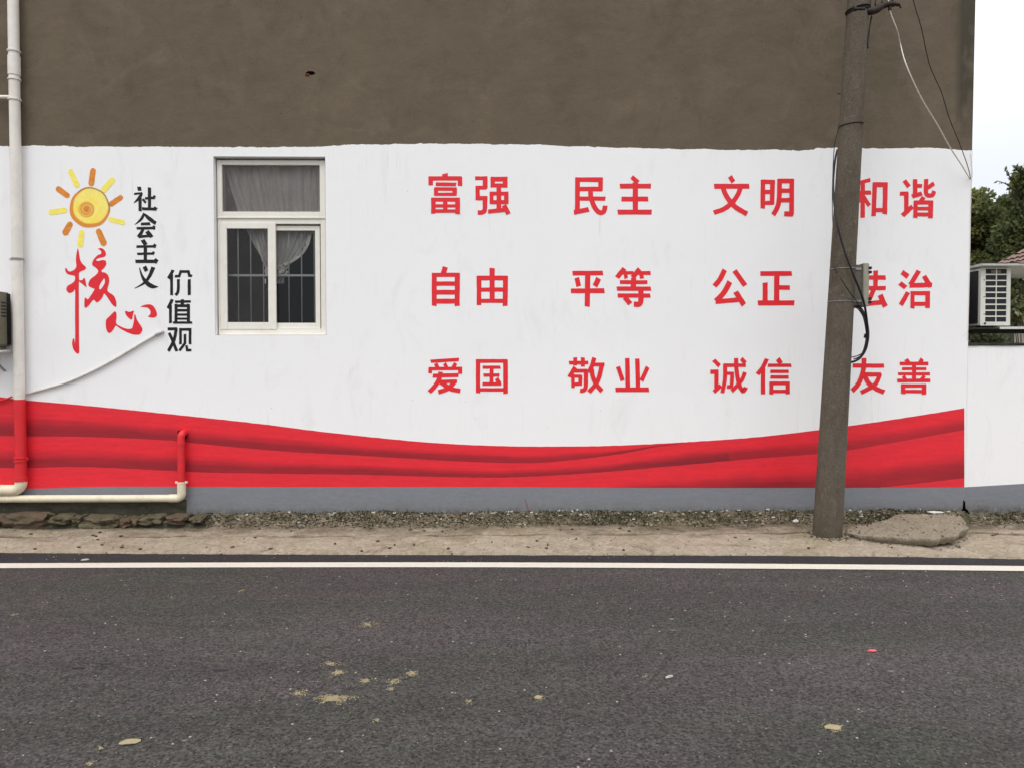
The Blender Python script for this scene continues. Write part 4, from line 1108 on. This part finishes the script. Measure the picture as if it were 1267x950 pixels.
wire([pp(1032, 330, -.06), pp(1040, 344, -.16), pp(1050, 360, -.165), pp(1060, 374, -.10), pp(1068, 392, -.06), pp(1072, 415, -.03), pp(1071, 432, 0), pp(1062, 440, .02), pp(1048, 443, .05)], .005, MT['rubber'], 'thin black wire running from lower left strap down into the coil')
coil = empty('cable_coil', pp(1056, 412, .02), label='loose coil of black cable hanging right of the pole under the junction box', cat='cable')
for k in range(7):
    cx_, cy_ = 1053 + k*.3, 412 + rnd.uniform(-1.5, 1.5); rx, ry = 19 + rnd.uniform(-1.6, 1.6), 36 + rnd.uniform(-2.5, 1)
    P = []
    for i in range(25):
        a = -1.45 + i/24*2.95
        P.append(pp(cx_ + rx*math.cos(a)*(1+.04*math.sin(2*a+k)) , cy_ + ry*math.sin(a) , .015*k - .03 + .02*math.sin(a*2)))
    mb = MB(); mb.tube(P, .0035 if k in (1, 4) else .0065, 6); mb.build('loop', MT['rubber'], coil, smooth=True)
mb = MB(); q = pp(1072, 416, .0); mb.tube([q-Vector((.005,0,.02)), q+Vector((.003,0,.02))], .022, 10); mb.build('tie', MT['rubber'], coil, smooth=True)
cw = [pp(1094, -60, -.05), pp(1098, -15, -.05), pp(1101, 13, -.05), pp(1110, 38, .0)]
wend = ppt(1200, 222, -.02)
lw = [ppt(1121, 80, -1.0+.2), ppt(1139, 120, -.72), ppt(1160, 155, -.5), ppt(1175, 182, -.3), ppt(1190, 205, -.15), wend]
wire(cw + [onw(1114, 55, YPOL+.15)] + lw, .006, MT['cable_white'], 'white cable running from pole top down to the house corner')
wire([ppt(1120, -60, -1.05), ppt(1130, 0, -.9), ppt(1140, 35, -.75), ppt(1150, 80, -.6), ppt(1165, 115, -.45), ppt(1174, 145, -.3), ppt(1186, 175, -.2), ppt(1197, 205, -.1), ppt(1201, 222, -.01)], .0042, MT['rubber'], 'thin black wire dropping from above the view to the house corner')
wire([ppt(1201, 190, -.012), ppt(1203, 214, -.01), ppt(1201.5, 240, -.012), ppt(1200, 320, -.012), ppt(1198, 400, -.012), ppt(1197, 420, -.012)], .003, MT['cable_white'], 'fine pale wire running down the edge of the house corner')
for k, (xa, ya, xb, yb, r_) in enumerate(((1083, 8, 1084, -70, .006), (1091, 6, 1094, -70, .006), (1077, 10, 1079, -70, .004), (1075, 10, 1076, -70, .004), (1104, 4, 1107, -70, .007))):
    wire([pp(xa, ya, -.06), pp((xa+xb)/2+.6, (ya+yb)/2, -.06), pp(xb, yb, -.05)], r_, MT['rubber'], ('third dark cable from the pole rising off the clamp middle', 'dark cable rising from the clamp just left of the white cable', 'second thin dark wire rising beside the pole from the clamp', 'thin dark wire rising closest to the pole from the clamp', 'thick dark cable rising from the hook end, outermost from the pole')[k], group='cables rising from the pole clamp')

# ================================================================== STONES, SLAB, RUBBLE
def rock(mb, c, s, seed, sub=2, rough=.28, boxy=0.0, rot=0.0):
    bm = bmesh.new(); bmesh.ops.create_icosphere(bm, subdivisions=sub, radius=1)
    R = Matrix.Rotation(rot, 3, 'Z')
    vs = []
    for v in bm.verts:
        q = v.co.copy()
        if boxy:
            m_ = max(abs(q.x), abs(q.y), abs(q.z)); q = q.lerp(q/m_*.92, boxy)
        q *= 1 + rough*noise.noise(v.co*1.6 + Vector((seed*3.1, seed, 0))) + rough*.5*noise.noise(v.co*4 + Vector((seed, 0, 7)))
        q = R @ Vector((q.x*s[0], q.y*s[1], q.z*s[2])); vs.append(q + Vector(c))
    fs = [tuple(v.index for v in f.verts) for f in bm.faces]; bm.free(); mb.add(vs, fs)
ft = empty('stone_footing', (ppt(100, 648, -.15).x, -.15, -.1), label='broken row of rough stones under the wall foot below the cream waste pipe', cat='footing')
FZ = -.035; 
for k, (xa, xb, ya, yb, mt) in enumerate(((-60, -2, 640, 656, 'stone'), (-2, 55, 638, 656, 'stone'), (57, 83, 640, 650, 'stone2'), (86, 96, 641, 650, 'stone2'), (97, 143, 641, 655, 'stone2'), (146, 160, 643, 653, 'stone'), (161, 169, 642, 650, 'stone2'), (171, 198, 640, 650, 'stone2'), (202, 226, 640, 649, 'stone'), (233, 247, 641, 647, 'stone2'))):
    yf = -.30 - .02*rnd.random()
    a = ppt(xa, ya, yf); b = ppt(xb, yb, yf)
    mb = MB(); rock(mb, ((a.x+b.x)/2, yf+.13, (a.z+b.z)/2), ((b.x-a.x)/2*1.05, .14, (a.z-b.z)/2*1.12), k+3, 3, .30, .9)
    mb.build('stone', MT[mt], ft, smooth=False)
# ledge behind the stones
mb = MB(); vs, fs = [], []; xs2 = [XL+.5+.06*i for i in range(int((XSTEP+.35-XL-.5)/.06))]
for x in xs2:
    e_ = max(0, min(1, (XSTEP+.3-x)/.4))
    for r in range(8):
        y = -.27 + .28*r/7
        z = FZ - .02 + .03*r/7 + .016*noise.noise((x*5, y*9, 0)) + .01*noise.noise((x*17, y*20, 1)) - .07*(1-e_)
        if r == 0: z -= .09
        vs.append((x, y, z))
for i in range(len(xs2)-1):
    for r in range(7): a = i*8+r; fs.append((a, a+8, a+9, a+1))
mb.add(vs, fs); mb.build('mortar_bed', MT['damp'], ft, smooth=True)

# broken concrete slab at the right
so_ = [(1046, 653), (1070, 657.5), (1100, 662), (1130, 664.5), (1160, 666.5), (1184, 665), (1186, 660), (1197, 655.5), (1195, 648), (1188, 641), (1170, 637.5), (1140, 638), (1110, 637), (1100, 641), (1075, 646), (1052, 648)]
ZS = -.035
P = [ong(a, b, ZS) for a, b in so_]; P = crom(P, 5, True)
P = [q.lerp(P[(i+1) % len(P)], k/4) for i, q in enumerate(P) for k in range(4)]
P = [q + Vector((.024*noise.noise((i*.1, 0, 0))+.010*noise.noise((i*.4, 0, 2)), .020*noise.noise((i*.1, 5, 0))+.010*noise.noise((i*.4, 5, 3)), 0)) for i, q in enumerate(P)]
c = sum(P, Vector())/len(P); rings_ = 30; n = len(P); vs = []; fs = []
def topz(q): 
    t = (q.x-P[0].x)/2.0
    return ZS + .012 - .065*max(0, 1-t*2.5) + .012*noise.noise((q.x*4, q.y*5, 0)) + .016*abs(noise.noise((q.x*13, q.y*17, 3)))*1.6 + .006*noise.noise((q.x*40, q.y*45, 3)) + .006*noise.noise((q.x*95, q.y*95, 3))
for k in range(rings_):
    f = 1 - k/rings_
    for q in P:
        v = c.lerp(q, f); v.z = topz(v) - (.004 if k == 0 else 0); vs.append(v)
vs.append(Vector((c.x, c.y, topz(c))))
for k in range(rings_-1):
    for i in range(n): fs.append((k*n+i, k*n+(i+1) % n, (k+1)*n+(i+1) % n, (k+1)*n+i))
for i in range(n): fs.append(((rings_-1)*n+i, (rings_-1)*n+(i+1) % n, rings_*n))
base = len(vs)
for i, q in enumerate(P):
    v = c.lerp(q, .972 + .03*noise.noise((i*.12, 2, 2))); v.z = vs[i].z - .03 - .01*noise.noise((i*.2, 7, 2)); vs.append(v)
for i, q in enumerate(P):
    v = c.lerp(q, .90); v.z = vs[i].z - .075; vs.append(v)
for i in range(n):
    j = (i+1) % n; fs.append((base+i, base+j, j, i)); fs.append((base+n+i, base+n+j, base+j, base+i))
mb = MB(); mb.add(vs, fs)
mb.build('broken_slab', MT['broken'], smooth=True, label='broken slab of rough concrete lying on the verge right of the pole', cat='slab')

mb = MB(); vs = []
q0 = ppt(1193, 632, -.02)
mb.sheet([[(q0.x-.05, q0.z-.06), (q0.x+.09, q0.z-.06), (q0.x+.05, q0.z+.005), (q0.x+.022, q0.z+.03), (q0.x+.018, q0.z+.10), (q0.x-.002, q0.z+.12), (q0.x-.008, q0.z+.03), (q0.x-.03, q0.z-.01)]], -.0085, .006)
mb.build('corner_crack', MT['void'], house)
# pebbles, grit
def grit(count, ypos, size, mats, name, label, cat, region=(-8, 8), sub=0):
    mb = MB(); bm = bmesh.new(); bmesh.ops.create_icosphere(bm, subdivisions=1, radius=1)
    tv = [v.co.copy() for v in bm.verts]; tf = [tuple(v.index for v in f.verts) for f in bm.faces]; bm.free()
    for k in range(count):
        x = rnd.uniform(*region); y = ypos(x)
        if y is None: continue
        s = size(); z = verge_z(x, y)
        if x < XSTEP+.2 and y > -.27: z = FZ+.0
        ang = rnd.random()*6.28; ca_, sa_ = math.cos(ang), math.sin(ang); q = [rnd.uniform(.6, 1.3) for _ in tv]
        sx, sy, sz_ = s*rnd.uniform(.8, 1.5), s*rnd.uniform(.7, 1.2), s*rnd.uniform(.45, .85)
        vv = []
        for p_, g_ in zip(tv, q):
            a, b, c2 = p_.x*sx*g_, p_.y*sy*g_, p_.z*sz_*g_
            vv.append((x+a*ca_-b*sa_, y+a*sa_+b*ca_, z+c2+sz_*.2))
        mb.m = rnd.choices(range(len(mats)), weights=[3, 3, 1.2, 2][:len(mats)])[0]; mb.add(vv, tf)
    return mb.build(name, mats, kind='stuff', label=label, cat=cat)
PM = [MT['peb0'], MT['peb1'], MT['peb2'], MT['peb3']]
def yy1(x):
    wdt = .26 + .1*noise.noise((x*.7, 0, 9)) + .06*noise.noise((x*3.1, 0, 5)); return -abs(rnd.gauss(.55, .28))*wdt*.9
grit(7500, yy1, lambda: rnd.choice((.004, .005, .006, .008, .009, .011, .016)), PM, 'gravel', 'loose grit and small stones heaped along the foot of the wall', 'gravel', (-7, 6.6))
grit(1500, lambda x: -rnd.uniform(.3, 1.5) if rnd.random() < .9 else None, lambda: rnd.choice((.003, .004, .005, .008)), PM[:3], 'grit', 'scattered crumbs of stone across the sandy concrete verge', 'gravel', (-7, 6.6))
mb = MB()
for k in range(80):
    x = rnd.uniform(-4.2, 5.0); x = x if rnd.random() < .6 else rnd.choice((-1.2, .1, .6, 1.9, 2.8, 4.2)) + rnd.gauss(0, .25)
    if x < XSTEP+.1: continue
    y = -.01 - abs(rnd.gauss(0, .07)); z = verge_z(x, y) + .006; sx = rnd.uniform(.006, .028); sy = rnd.uniform(.004, .014); a = rnd.gauss(0, .3)
    mb.add([(x-sx, y, z), (x+sx*.8, y-sy*.3, z+sx*a), (x+sx*.6, y+sy, z+sy*1.2), (x-sx*.7, y+sy*.9, z+sy)], [(0, 1, 2, 3)])
mb.build('paint_flakes', MT['flake'], kind='stuff', label='pale paint flakes lying where the grey base meets the grit', cat='flakes')
for k in range(70):
    x = rnd.uniform(-5.6, 6.2); y = -rnd.uniform(.25, 1.25)
    if x < XSTEP and y > -.4: y -= .3
    mb = None if k else MB(); 
    if k == 0: loose = MB()
    rock(loose, (x, y, verge_z(x, y)+.006), (rnd.uniform(.010, .026), rnd.uniform(.008, .018), rnd.uniform(.007, .014)), k, 1, .3, .3, rnd.random()*3)
loose.build('loose_stones', MT['peb1'], kind='stuff', label='dark loose stones dotted over the sandy verge', cat='gravel')
mb = MB()
for k in range(520):
    if k < 300:                              # on the slab and crumbled from its front edge
        i = rnd.randrange(n); f = rnd.choice((rnd.random()**.5*.97, rnd.uniform(.98, 1.06)))
        v = c.lerp(P[i], f); s_ = rnd.choice((.003, .004, .006, .009))
        z = (topz(v) if f < .97 else verge_z(v.x, v.y)) + s_*.3
        if f > .97 and v.y > c.y: continue
    else:                                    # round the foot of the pole
        a = rnd.random()*6.28; r_ = RB*rnd.uniform(1.02, 1.02+abs(rnd.gauss(0, .5)))
        v = Vector((b0.x+r_*math.cos(a), b0.y+r_*math.sin(a), 0)); s_ = rnd.choice((.004, .006, .009, .013)); z = verge_z(v.x, v.y) + s_*.4
    mb.m = rnd.randrange(3); rock(mb, (v.x, v.y, z), (s_*1.3, s_, s_*.8), k, 1, .3, .2, rnd.random()*3)
mb.build('crumbs', PM[:3], kind='stuff', label='crumbled concrete on the broken slab and round the pole foot', cat='gravel')
# moss and low weeds: small blades against the wall
mb = MB()
for k in range(12000):
    x = rnd.uniform(-7, 6.8)
    dn = noise.noise((x*1.3, 3, 3)) + .6*noise.noise((x*5, 1, 3))
    if rnd.random() > .6 + dn: continue
    y = -abs(rnd.gauss(.0, .09)) - .01
    if rnd.random() < .3: y -= .08
    z = verge_z(x, y)
    if x < XSTEP+.1 and y > -.27: z = FZ
    h = rnd.uniform(.006, .022); a = rnd.random()*6.28; l_ = rnd.uniform(.004, .010)
    dx, dy = math.cos(a)*l_, math.sin(a)*l_; lx, ly = rnd.uniform(-.014, .014), rnd.uniform(-.014, .004)
    mb.add([(x-dx, y-dy, z-.003), (x+dx, y+dy, z-.003), (x+dx*.4+lx, y+dy*.4+ly, z+h), (x-dx*.4+lx, y-dy*.4+ly, z+h*.9)], [(0, 1, 2, 3)])
mb.build('moss', MT['moss'], kind='stuff', label='dark green moss and tiny weeds along the wall foot', cat='moss')
# named small finds on the verge
def flat_bit(px, py, z, rx, ry, mat, label, cat, name, h=.01, seed=1, rot=0):
    q = ong(px, py, z); mb = MB(); rock(mb, (q.x, q.y, z), (rx, ry, h), seed, 2, .3, 0, rot)
    return mb.build(name, mat, smooth=False, label=label, cat=cat)
flat_bit(1157, 633.5, -.01, .085, .03, MT['paper'], 'crumpled white scrap lying behind the broken slab by the wall', 'litter', 'paper_scrap', .015, 3)
flat_bit(984.5, 644.5, -.08, .032, .022, MT['paper'], 'round white pebble on the verge just left of the pole', 'stone', 'pebble', .022, 5)
flat_bit(721, 640, -.07, .02, .014, MT['paper'], 'small upright white stone in the moss near the middle of the wall', 'stone', 'pebble', .028, 6)
q = ppt(652, 629, -.08); mb = MB(); mb.tube([q+Vector((.02,0,-.03)), q+Vector((-.02, .01, .10))], .0035, 5); mb.build('twig', MT['brick_red'], label='thin reddish twig sticking up against the grey wall base', cat='twig')
# on the road
def patch(px, py, w_, h_, n_, seed):
    c0 = road_y(px, py); ax = abs(road_y(px+w_/2, py).x - c0.x); ay = abs(road_y(px, py-h_/2).y - c0.y)
    out = []
    for _ in range(n_):
        a = rnd.random()*6.28; r_ = abs(rnd.gauss(0, .62))
        if rnd.random() > .55 + 1.3*noise.noise((c0.x*3+r_*math.cos(a)*1.6, c0.y*3+r_*math.sin(a)*1.6, seed*3.3)): continue
        out.append((c0.x+ax*r_*math.cos(a)*(1+.6*noise.noise((a*1.2, seed, 0))), c0.y+ay*r_*math.sin(a), rnd.uniform(.002, .0058)))
    return out
def grains(lst, name, mat, label, cat):
    mb = MB()
    for x, y, s in lst:
        a = rnd.random()*6.28; z = ZR
        mb.add([(x+s*math.cos(a), y+s*math.sin(a), z+.0012), (x+s*math.cos(a+2.1), y+s*math.sin(a+2.1), z+.0012), (x+s*math.cos(a+4.2), y+s*math.sin(a+4.2), z+.0012), (x, y, z+.0012+s*.6)], [(0, 1, 3), (1, 2, 3), (2, 0, 3)])
    return mb.build(name, mat, kind='stuff', label=label, cat=cat)
SP = [(456, 772, 24, 8, 330), (410, 821, 34, 5, 190), (417, 832, 18, 7, 280), (371, 857, 18, 8, 300), (413, 864, 44, 11, 1250), (452, 842, 14, 6, 240), (488, 843, 16, 8, 280), (509, 833, 16, 7, 300),
      (483, 852, 10, 4, 60), (580, 867, 12, 6, 70), (298, 730, 12, 3, 60), (124, 925, 10, 5, 60), (465, 891, 8, 5, 60), (112, 972, 20, 8, 60), (17, 760, 10, 3, 40), (1033, 900, 22, 10, 260), (667, 863, 12, 7, 150), (799, 836, 10, 5, 50), (112, 944, 14, 6, 60)]
for k, s in enumerate(SP):
    pass
allg = []
for k, s in enumerate(SP): allg += patch(*s, k)
grains(allg, 'sand', MT['sand'], 'pale sand spilled in small patches on the asphalt', 'sand')
cg = []
for _ in range(1500):
    x = rnd.uniform(-7, 7); y = rnd.uniform(-6.2, -1.9); cg.append((x, y, rnd.choice((.002, .003, .004, .006, .009))))
for _ in range(130): q = road_y(rnd.gauss(575, 22), rnd.uniform(689, 697)); cg.append((q.x, q.y, rnd.uniform(.003, .012)))
grains(cg, 'road_grit', MT['chip'], 'tiny pale crumbs scattered over the whole road surface', 'gravel')
flat_bit(160, 917, ZR+.004, .045, .028, MT['sand'], 'flat yellowish stone chip lying on the near left of the road', 'stone', 'stone_chip', .006, 11, .3)
flat_bit(105, 692, ZR+.006, .035, .022, MT['chip'], 'pale flat chip on dark asphalt above the white line at left', 'stone', 'stone_chip', .008, 12, .4)
flat_bit(1079, 804.5, ZR+.006, .032, .014, MT['scrap_red'], 'small pinkish red scrap lying on the asphalt right of centre', 'litter', 'plastic_scrap', .008, 13, .1)
flat_bit(828, 836.5, ZR+.006, .03, .012, MT['chip'], 'pale sliver lying on the asphalt below the middle slogans', 'stone', 'stone_chip', .006, 14, .6)
flat_bit(1031, 899, ZR+.006, .040, .025, MT['sand'], 'sandy lump on the near road straight below the pole', 'stone', 'stone_chip', .006, 15, 0)
flat_bit(666, 862, ZR+.006, .022, .018, MT['sand'], 'small sandy lump on the road near the middle of the view', 'stone', 'stone_chip', .008, 16, 0)
flat_bit(97, 825.5, ZR+.002, .035, .012, MT['rubber'], 'black tar spot on the left of the road, nearer the frame edge', 'tar', 'tar_spot', .003, 17, 0)
flat_bit(132, 820.5, ZR+.002, .040, .012, MT['rubber'], 'second black tar spot just right of the leftmost one', 'tar', 'tar_spot', .003, 18, .1)
flat_bit(274, 828.5, ZR+.002, .042, .012, MT['rubber'], 'black tar spot standing alone left of the sand patches', 'tar', 'tar_spot', .003, 19, 0)

# ================================================================== BEHIND THE BOUNDARY WALL
def leaf(mb, p, s, d, up):
    d = d.normalized(); sd_ = d.cross(up)
    if sd_.length < .01: sd_ = Vector((1, 0, 0))
    sd_.normalize(); w_ = s*.32
    mb.add([p, p+d*s*.45+sd_*w_, p+d*s, p+d*s*.45-sd_*w_], [(0, 1, 2), (0, 2, 3)])
def rv3(): return Vector((rnd.gauss(0, 1), rnd.gauss(0, 1), rnd.gauss(0, 1))).normalized()
def make_tree(name, base, h, clumps, leafmats, ls, per, label, trunk_r=.12, bare=(), cat='tree'):
    t = empty(name, base, label=label, cat=cat); B = Vector(base)
    mb = MB(); top = B + Vector((0, 0, h*.75))
    P = [B.lerp(top, i/8) + Vector((.1*math.sin(i), .1*math.cos(i*1.3), 0))*(i/8) for i in range(9)]
    mb.tube(P, [trunk_r*(1-.75*i/8) for i in range(9)], 9)
    for c_, r_ in clumps:
        st = P[min(7, max(2, int((c_.z-B.z)/h*7)-1))]
        M_ = st.lerp(c_, .5) + Vector((0, 0, .1)); mb.tube([st, M_, c_], [trunk_r*.35, trunk_r*.22, trunk_r*.08], 6)
    for br in bare: mb.tube(br, [.02]+[.012]*(len(br)-2)+[.005], 5)
    mb.build('trunk', MT['bark'], t, smooth=True)
    mb = MB()
    for c_, r_ in clumps:
        n_ = int(per*r_*r_)
        subs = [(c_ + rv3()*r_*rnd.uniform(.3, .85), r_*rnd.uniform(.22, .42)) for _ in range(9)]
        for i in range(n_):
            sc2, sr = rnd.choice(subs); d = rv3(); p = sc2 + d*sr*rnd.random()**.4
            mb.m = rnd.randrange(len(leafmats)); leaf(mb, p, ls*rnd.uniform(.6, 1.25), (d+rv3()*.8+Vector((0, 0, -.25))), rv3())
    for br in bare:
        for a, b in zip(br, br[1:]):
            for i in range(5):
                p = Vector(a).lerp(Vector(b), rnd.random()); d = rv3(); mb.m = rnd.randrange(len(leafmats)); leaf(mb, p, ls*rnd.uniform(.9, 1.3), d+Vector((0, 0, .1)), rv3())
    mb.build('crown', [MT[x] for x in leafmats], t)
    return t
def at(px, py, y): return onw(px, py, y)
# rounded tree beside the house corner (lighter olive)
Y1 = 9.0
cl1 = [(at(x, yy, Y1+dy), r_) for x, yy, dy, r_ in ((1196, 268, 0, .62), (1212, 262, -.3, .50), (1228, 264, 0, .42), (1240, 280, .3, .45), (1205, 290, .2, .8), (1228, 300, -.2, .7), (1212, 325, 0, .95), (1238, 325, .2, .9), (1216, 355, 0, 1.0), (1180, 300, .4, 1.0), (1255, 310, .5, .8), (1230, 380, 0, 1.0), (1170, 280, .3, .9), (1200, 405, 0, 1.0), (1250, 360, .5, 1.0))]
make_tree('olive_green_tree', (at(1215, 300, Y1).x, Y1, -.35), 4.9, cl1, ['leaf_a', 'leaf_a', 'leaf_b'], .10, 7000, 'rounded olive green tree rising behind boundary wall close to the house corner')
Y2 = 6.5
cl2 = [(at(x, yy, Y2+dy), r_) for x, yy, dy, r_ in ((1262, 272, 0, .5), (1275, 250, .2, .6), (1270, 300, 0, .7), (1256, 300, .4, .5), (1295, 270, .2, .9), (1290, 320, .3, 1.0), (1262, 345, .2, .7), (1270, 380, 0, .8), (1265, 218, 0, .22), (1285, 225, 0, .5), (1258, 370, 0, .5))]
br = [[at(1275, 262, Y2), at(1262, 240, Y2), at(1250, 220, Y2), at(1243, 210, Y2)], [at(1270, 255, Y2), at(1258, 238, Y2), at(1245, 228, Y2), at(1234, 224, Y2)], [at(1270, 275, Y2), at(1262, 250, Y2), at(1252, 240, Y2), at(1249, 244, Y2)], [at(1278, 240, Y2), at(1268, 222, Y2), at(1258, 210, Y2), at(1252, 205, Y2)],
      [at(1272, 285, Y2), at(1262, 270, Y2), at(1252, 260, Y2), at(1247, 262, Y2)]]
make_tree('dark_green_tree', (at(1300, 300, Y2).x, Y2, -.35), 4.6, cl2, ['leaf_b', 'leaf_b', 'leaf_a'], .10, 5200, 'dark leafy tree with sparse twigs against the sky at the right frame edge', bare=br)
# background screen of trees further off, so that gaps are closed low down
Y3 = 14.0
cl3 = [(at(x, yy, Y3+dy), r_) for x, yy, dy, r_ in ((1190, 330, 0, 1.6), (1225, 345, 0, 1.6), (1262, 350, 0, 1.6), (1300, 350, 0, 1.6), (1210, 390, 0, 1.8), (1250, 400, 0, 1.8), (1290, 400, 0, 1.8), (1330, 370, 0, 2))]
make_tree('broad_tree', (at(1250, 300, Y3).x, Y3, -.35), 4.2, cl3, ['leaf_b'], .3, 900, 'low dark tree mass seen through gaps behind the outdoor unit')
Y4 = 1.6
cl4 = [(at(x, yy, Y4+dy), r_) for x, yy, dy, r_ in ((1204, 420, 0, .16), (1214, 417, .1, .17), (1224, 421, 0, .15), (1232, 420, .2, .12), (1206, 426, .2, .2), (1220, 428, 0, .22))]
make_tree('pale_shrub', (at(1215, 430, Y4).x, Y4, -.35), 1.9, cl4, ['leaf_c', 'leaf_b'], .075, 9000, 'pale leafed shrub peeking over boundary wall below the outdoor unit', .03, cat='shrub')
Y5 = 2.4
cl5 = [(at(x, yy, Y5+dy), r_) for x, yy, dy, r_ in ((1252, 338, 0, .12), (1259, 336, .1, .12), (1266, 338, 0, .13), (1256, 380, 0, .2), (1262, 372, 0, .22), (1254, 392, .1, .15), (1272, 360, 0, .3), (1262, 352, .2, .2))]
make_tree('shrub', (at(1268, 400, Y5).x, Y5, -.35), 2.6, cl5, ['leaf_c', 'leaf_a', 'leaf_b'], .08, 5000, 'tall shrub with pale leaf tips right of the outdoor unit', .03, cat='shrub')

# outbuilding and tiled roof
ob = empty('outbuilding', (at(1262, 420, 4.0).x+1, 4.0, -.35), label='small beige outbuilding with ribbed grey panel seen under the shelf', cat='outbuilding')
xo = at(1255, 400, 4.0).x; zo = at(1255, 398, 4.0).z
mb = MB(); mb.box((xo, 4.0, -.36), (xo+3.5, 6.0, zo)); mb.build('wall', MT['beige_wall'], ob)
mb = MB(); mb.box((xo-.1, 3.9, zo+.002), (xo+3.6, 6.1, zo+.06)); mb.build('roof_slab', MT['beige_wall'], ob)
xq = at(1233, 400, 4.0).x; zq = at(1233, 404, 4.0).z; N = 44; vs = []
for i in range(N+1):
    x = xq + (xo-.004-xq)*i/N; y = 4.0 + .02*math.sin(i*math.pi/2*1.0); vs += [(x, y, -.35), (x, y, zq)]
mb = MB(); mb.add(vs, [(2*i, 2*i+2, 2*i+3, 2*i+1) for i in range(N)]); mb.build('ribbed_panel', MT['panel_grey'], ob)
nh = empty('tiled_house', (at(1330, 330, 5.0).x, 5.2, -.35), label='neighbouring house with weathered red tiled roof at the right frame edge', cat='house')
e0 = at(1290, 326, 5.0); 
xr0 = e0.x; zr0 = e0.z
mb = MB(); mb.box((xr0+.3, 5.15, -.36), (xr0+4.7, 6.25, zr0-.035)); mb.build('wall', MT['beige_wall'], nh)
# hip roof: slope rises to the right as well as to the back
mb = MB()
A_ = Vector((xr0, 5.0, zr0)); B_ = Vector((xr0+5, 5.0, zr0)); C_ = Vector((xr0+.6, 5.7, zr0+.52)); D_ = Vector((xr0+4.4, 5.7, zr0+.52)); E_ = Vector((xr0, 6.4, zr0)); F_ = Vector((xr0+5, 6.4, zr0))
dz = Vector((0, 0, -.03))
mb.add([A_+dz, B_+dz, C_+dz, D_+dz, E_+dz, F_+dz], [(0, 1, 3, 2), (0, 2, 4), (1, 5, 3), (4, 2, 3, 5), (0, 4, 5, 1)]); mb.build('roof', MT['tile'], nh)
mb = MB()
def tiles(P0, P1, Q0, Q1, nu, nvv):
    # rows of curved tiles from the eave P0-P1 up to the ridge Q0-Q1
    nrm = (P1-P0).cross(Q0-P0).normalized()
    if nrm.z < 0: nrm = -nrm
    ua = (P1-P0).normalized()
    for i in range(nu):
        for j in range(nvv):
            s_ = (i+.5)/nu; t0_, t1_ = j/nvv, min(1, (j+1.25)/nvv)
            base0 = P0.lerp(P1, s_); up_ = (Q0.lerp(Q1, .5) - P0.lerp(P1, .5)); 
            a = base0 + up_*t0_; b = base0 + up_*t1_
            f0 = (a - P0.lerp(Q0, t0_)).dot(ua); f1 = (P1.lerp(Q1, t0_) - a).dot(ua)
            if f0 < -.04 or f1 < -.04: continue
            a = a + nrm*(.035+rnd.uniform(0, .012)) + ua*rnd.uniform(-.01, .01); b = b + nrm*.012
            wd = (P1-P0).length/nu*.56; vv = []
            for q_ in (a, b):
                for k in range(6):
                    an = math.pi*k/5; vv.append(q_ + ua*wd*math.cos(an) + nrm*wd*.6*math.sin(an))
            mb.add(vv, [(k, k+1, 7+k, 6+k) for k in range(5)])
tiles(A_, B_, C_, D_, 30, 6); tiles(E_, A_, C_, C_, 9, 6)
ro = mb.build('roof_tiles', MT['tile'], nh); ro['kind'] = 'stuff'
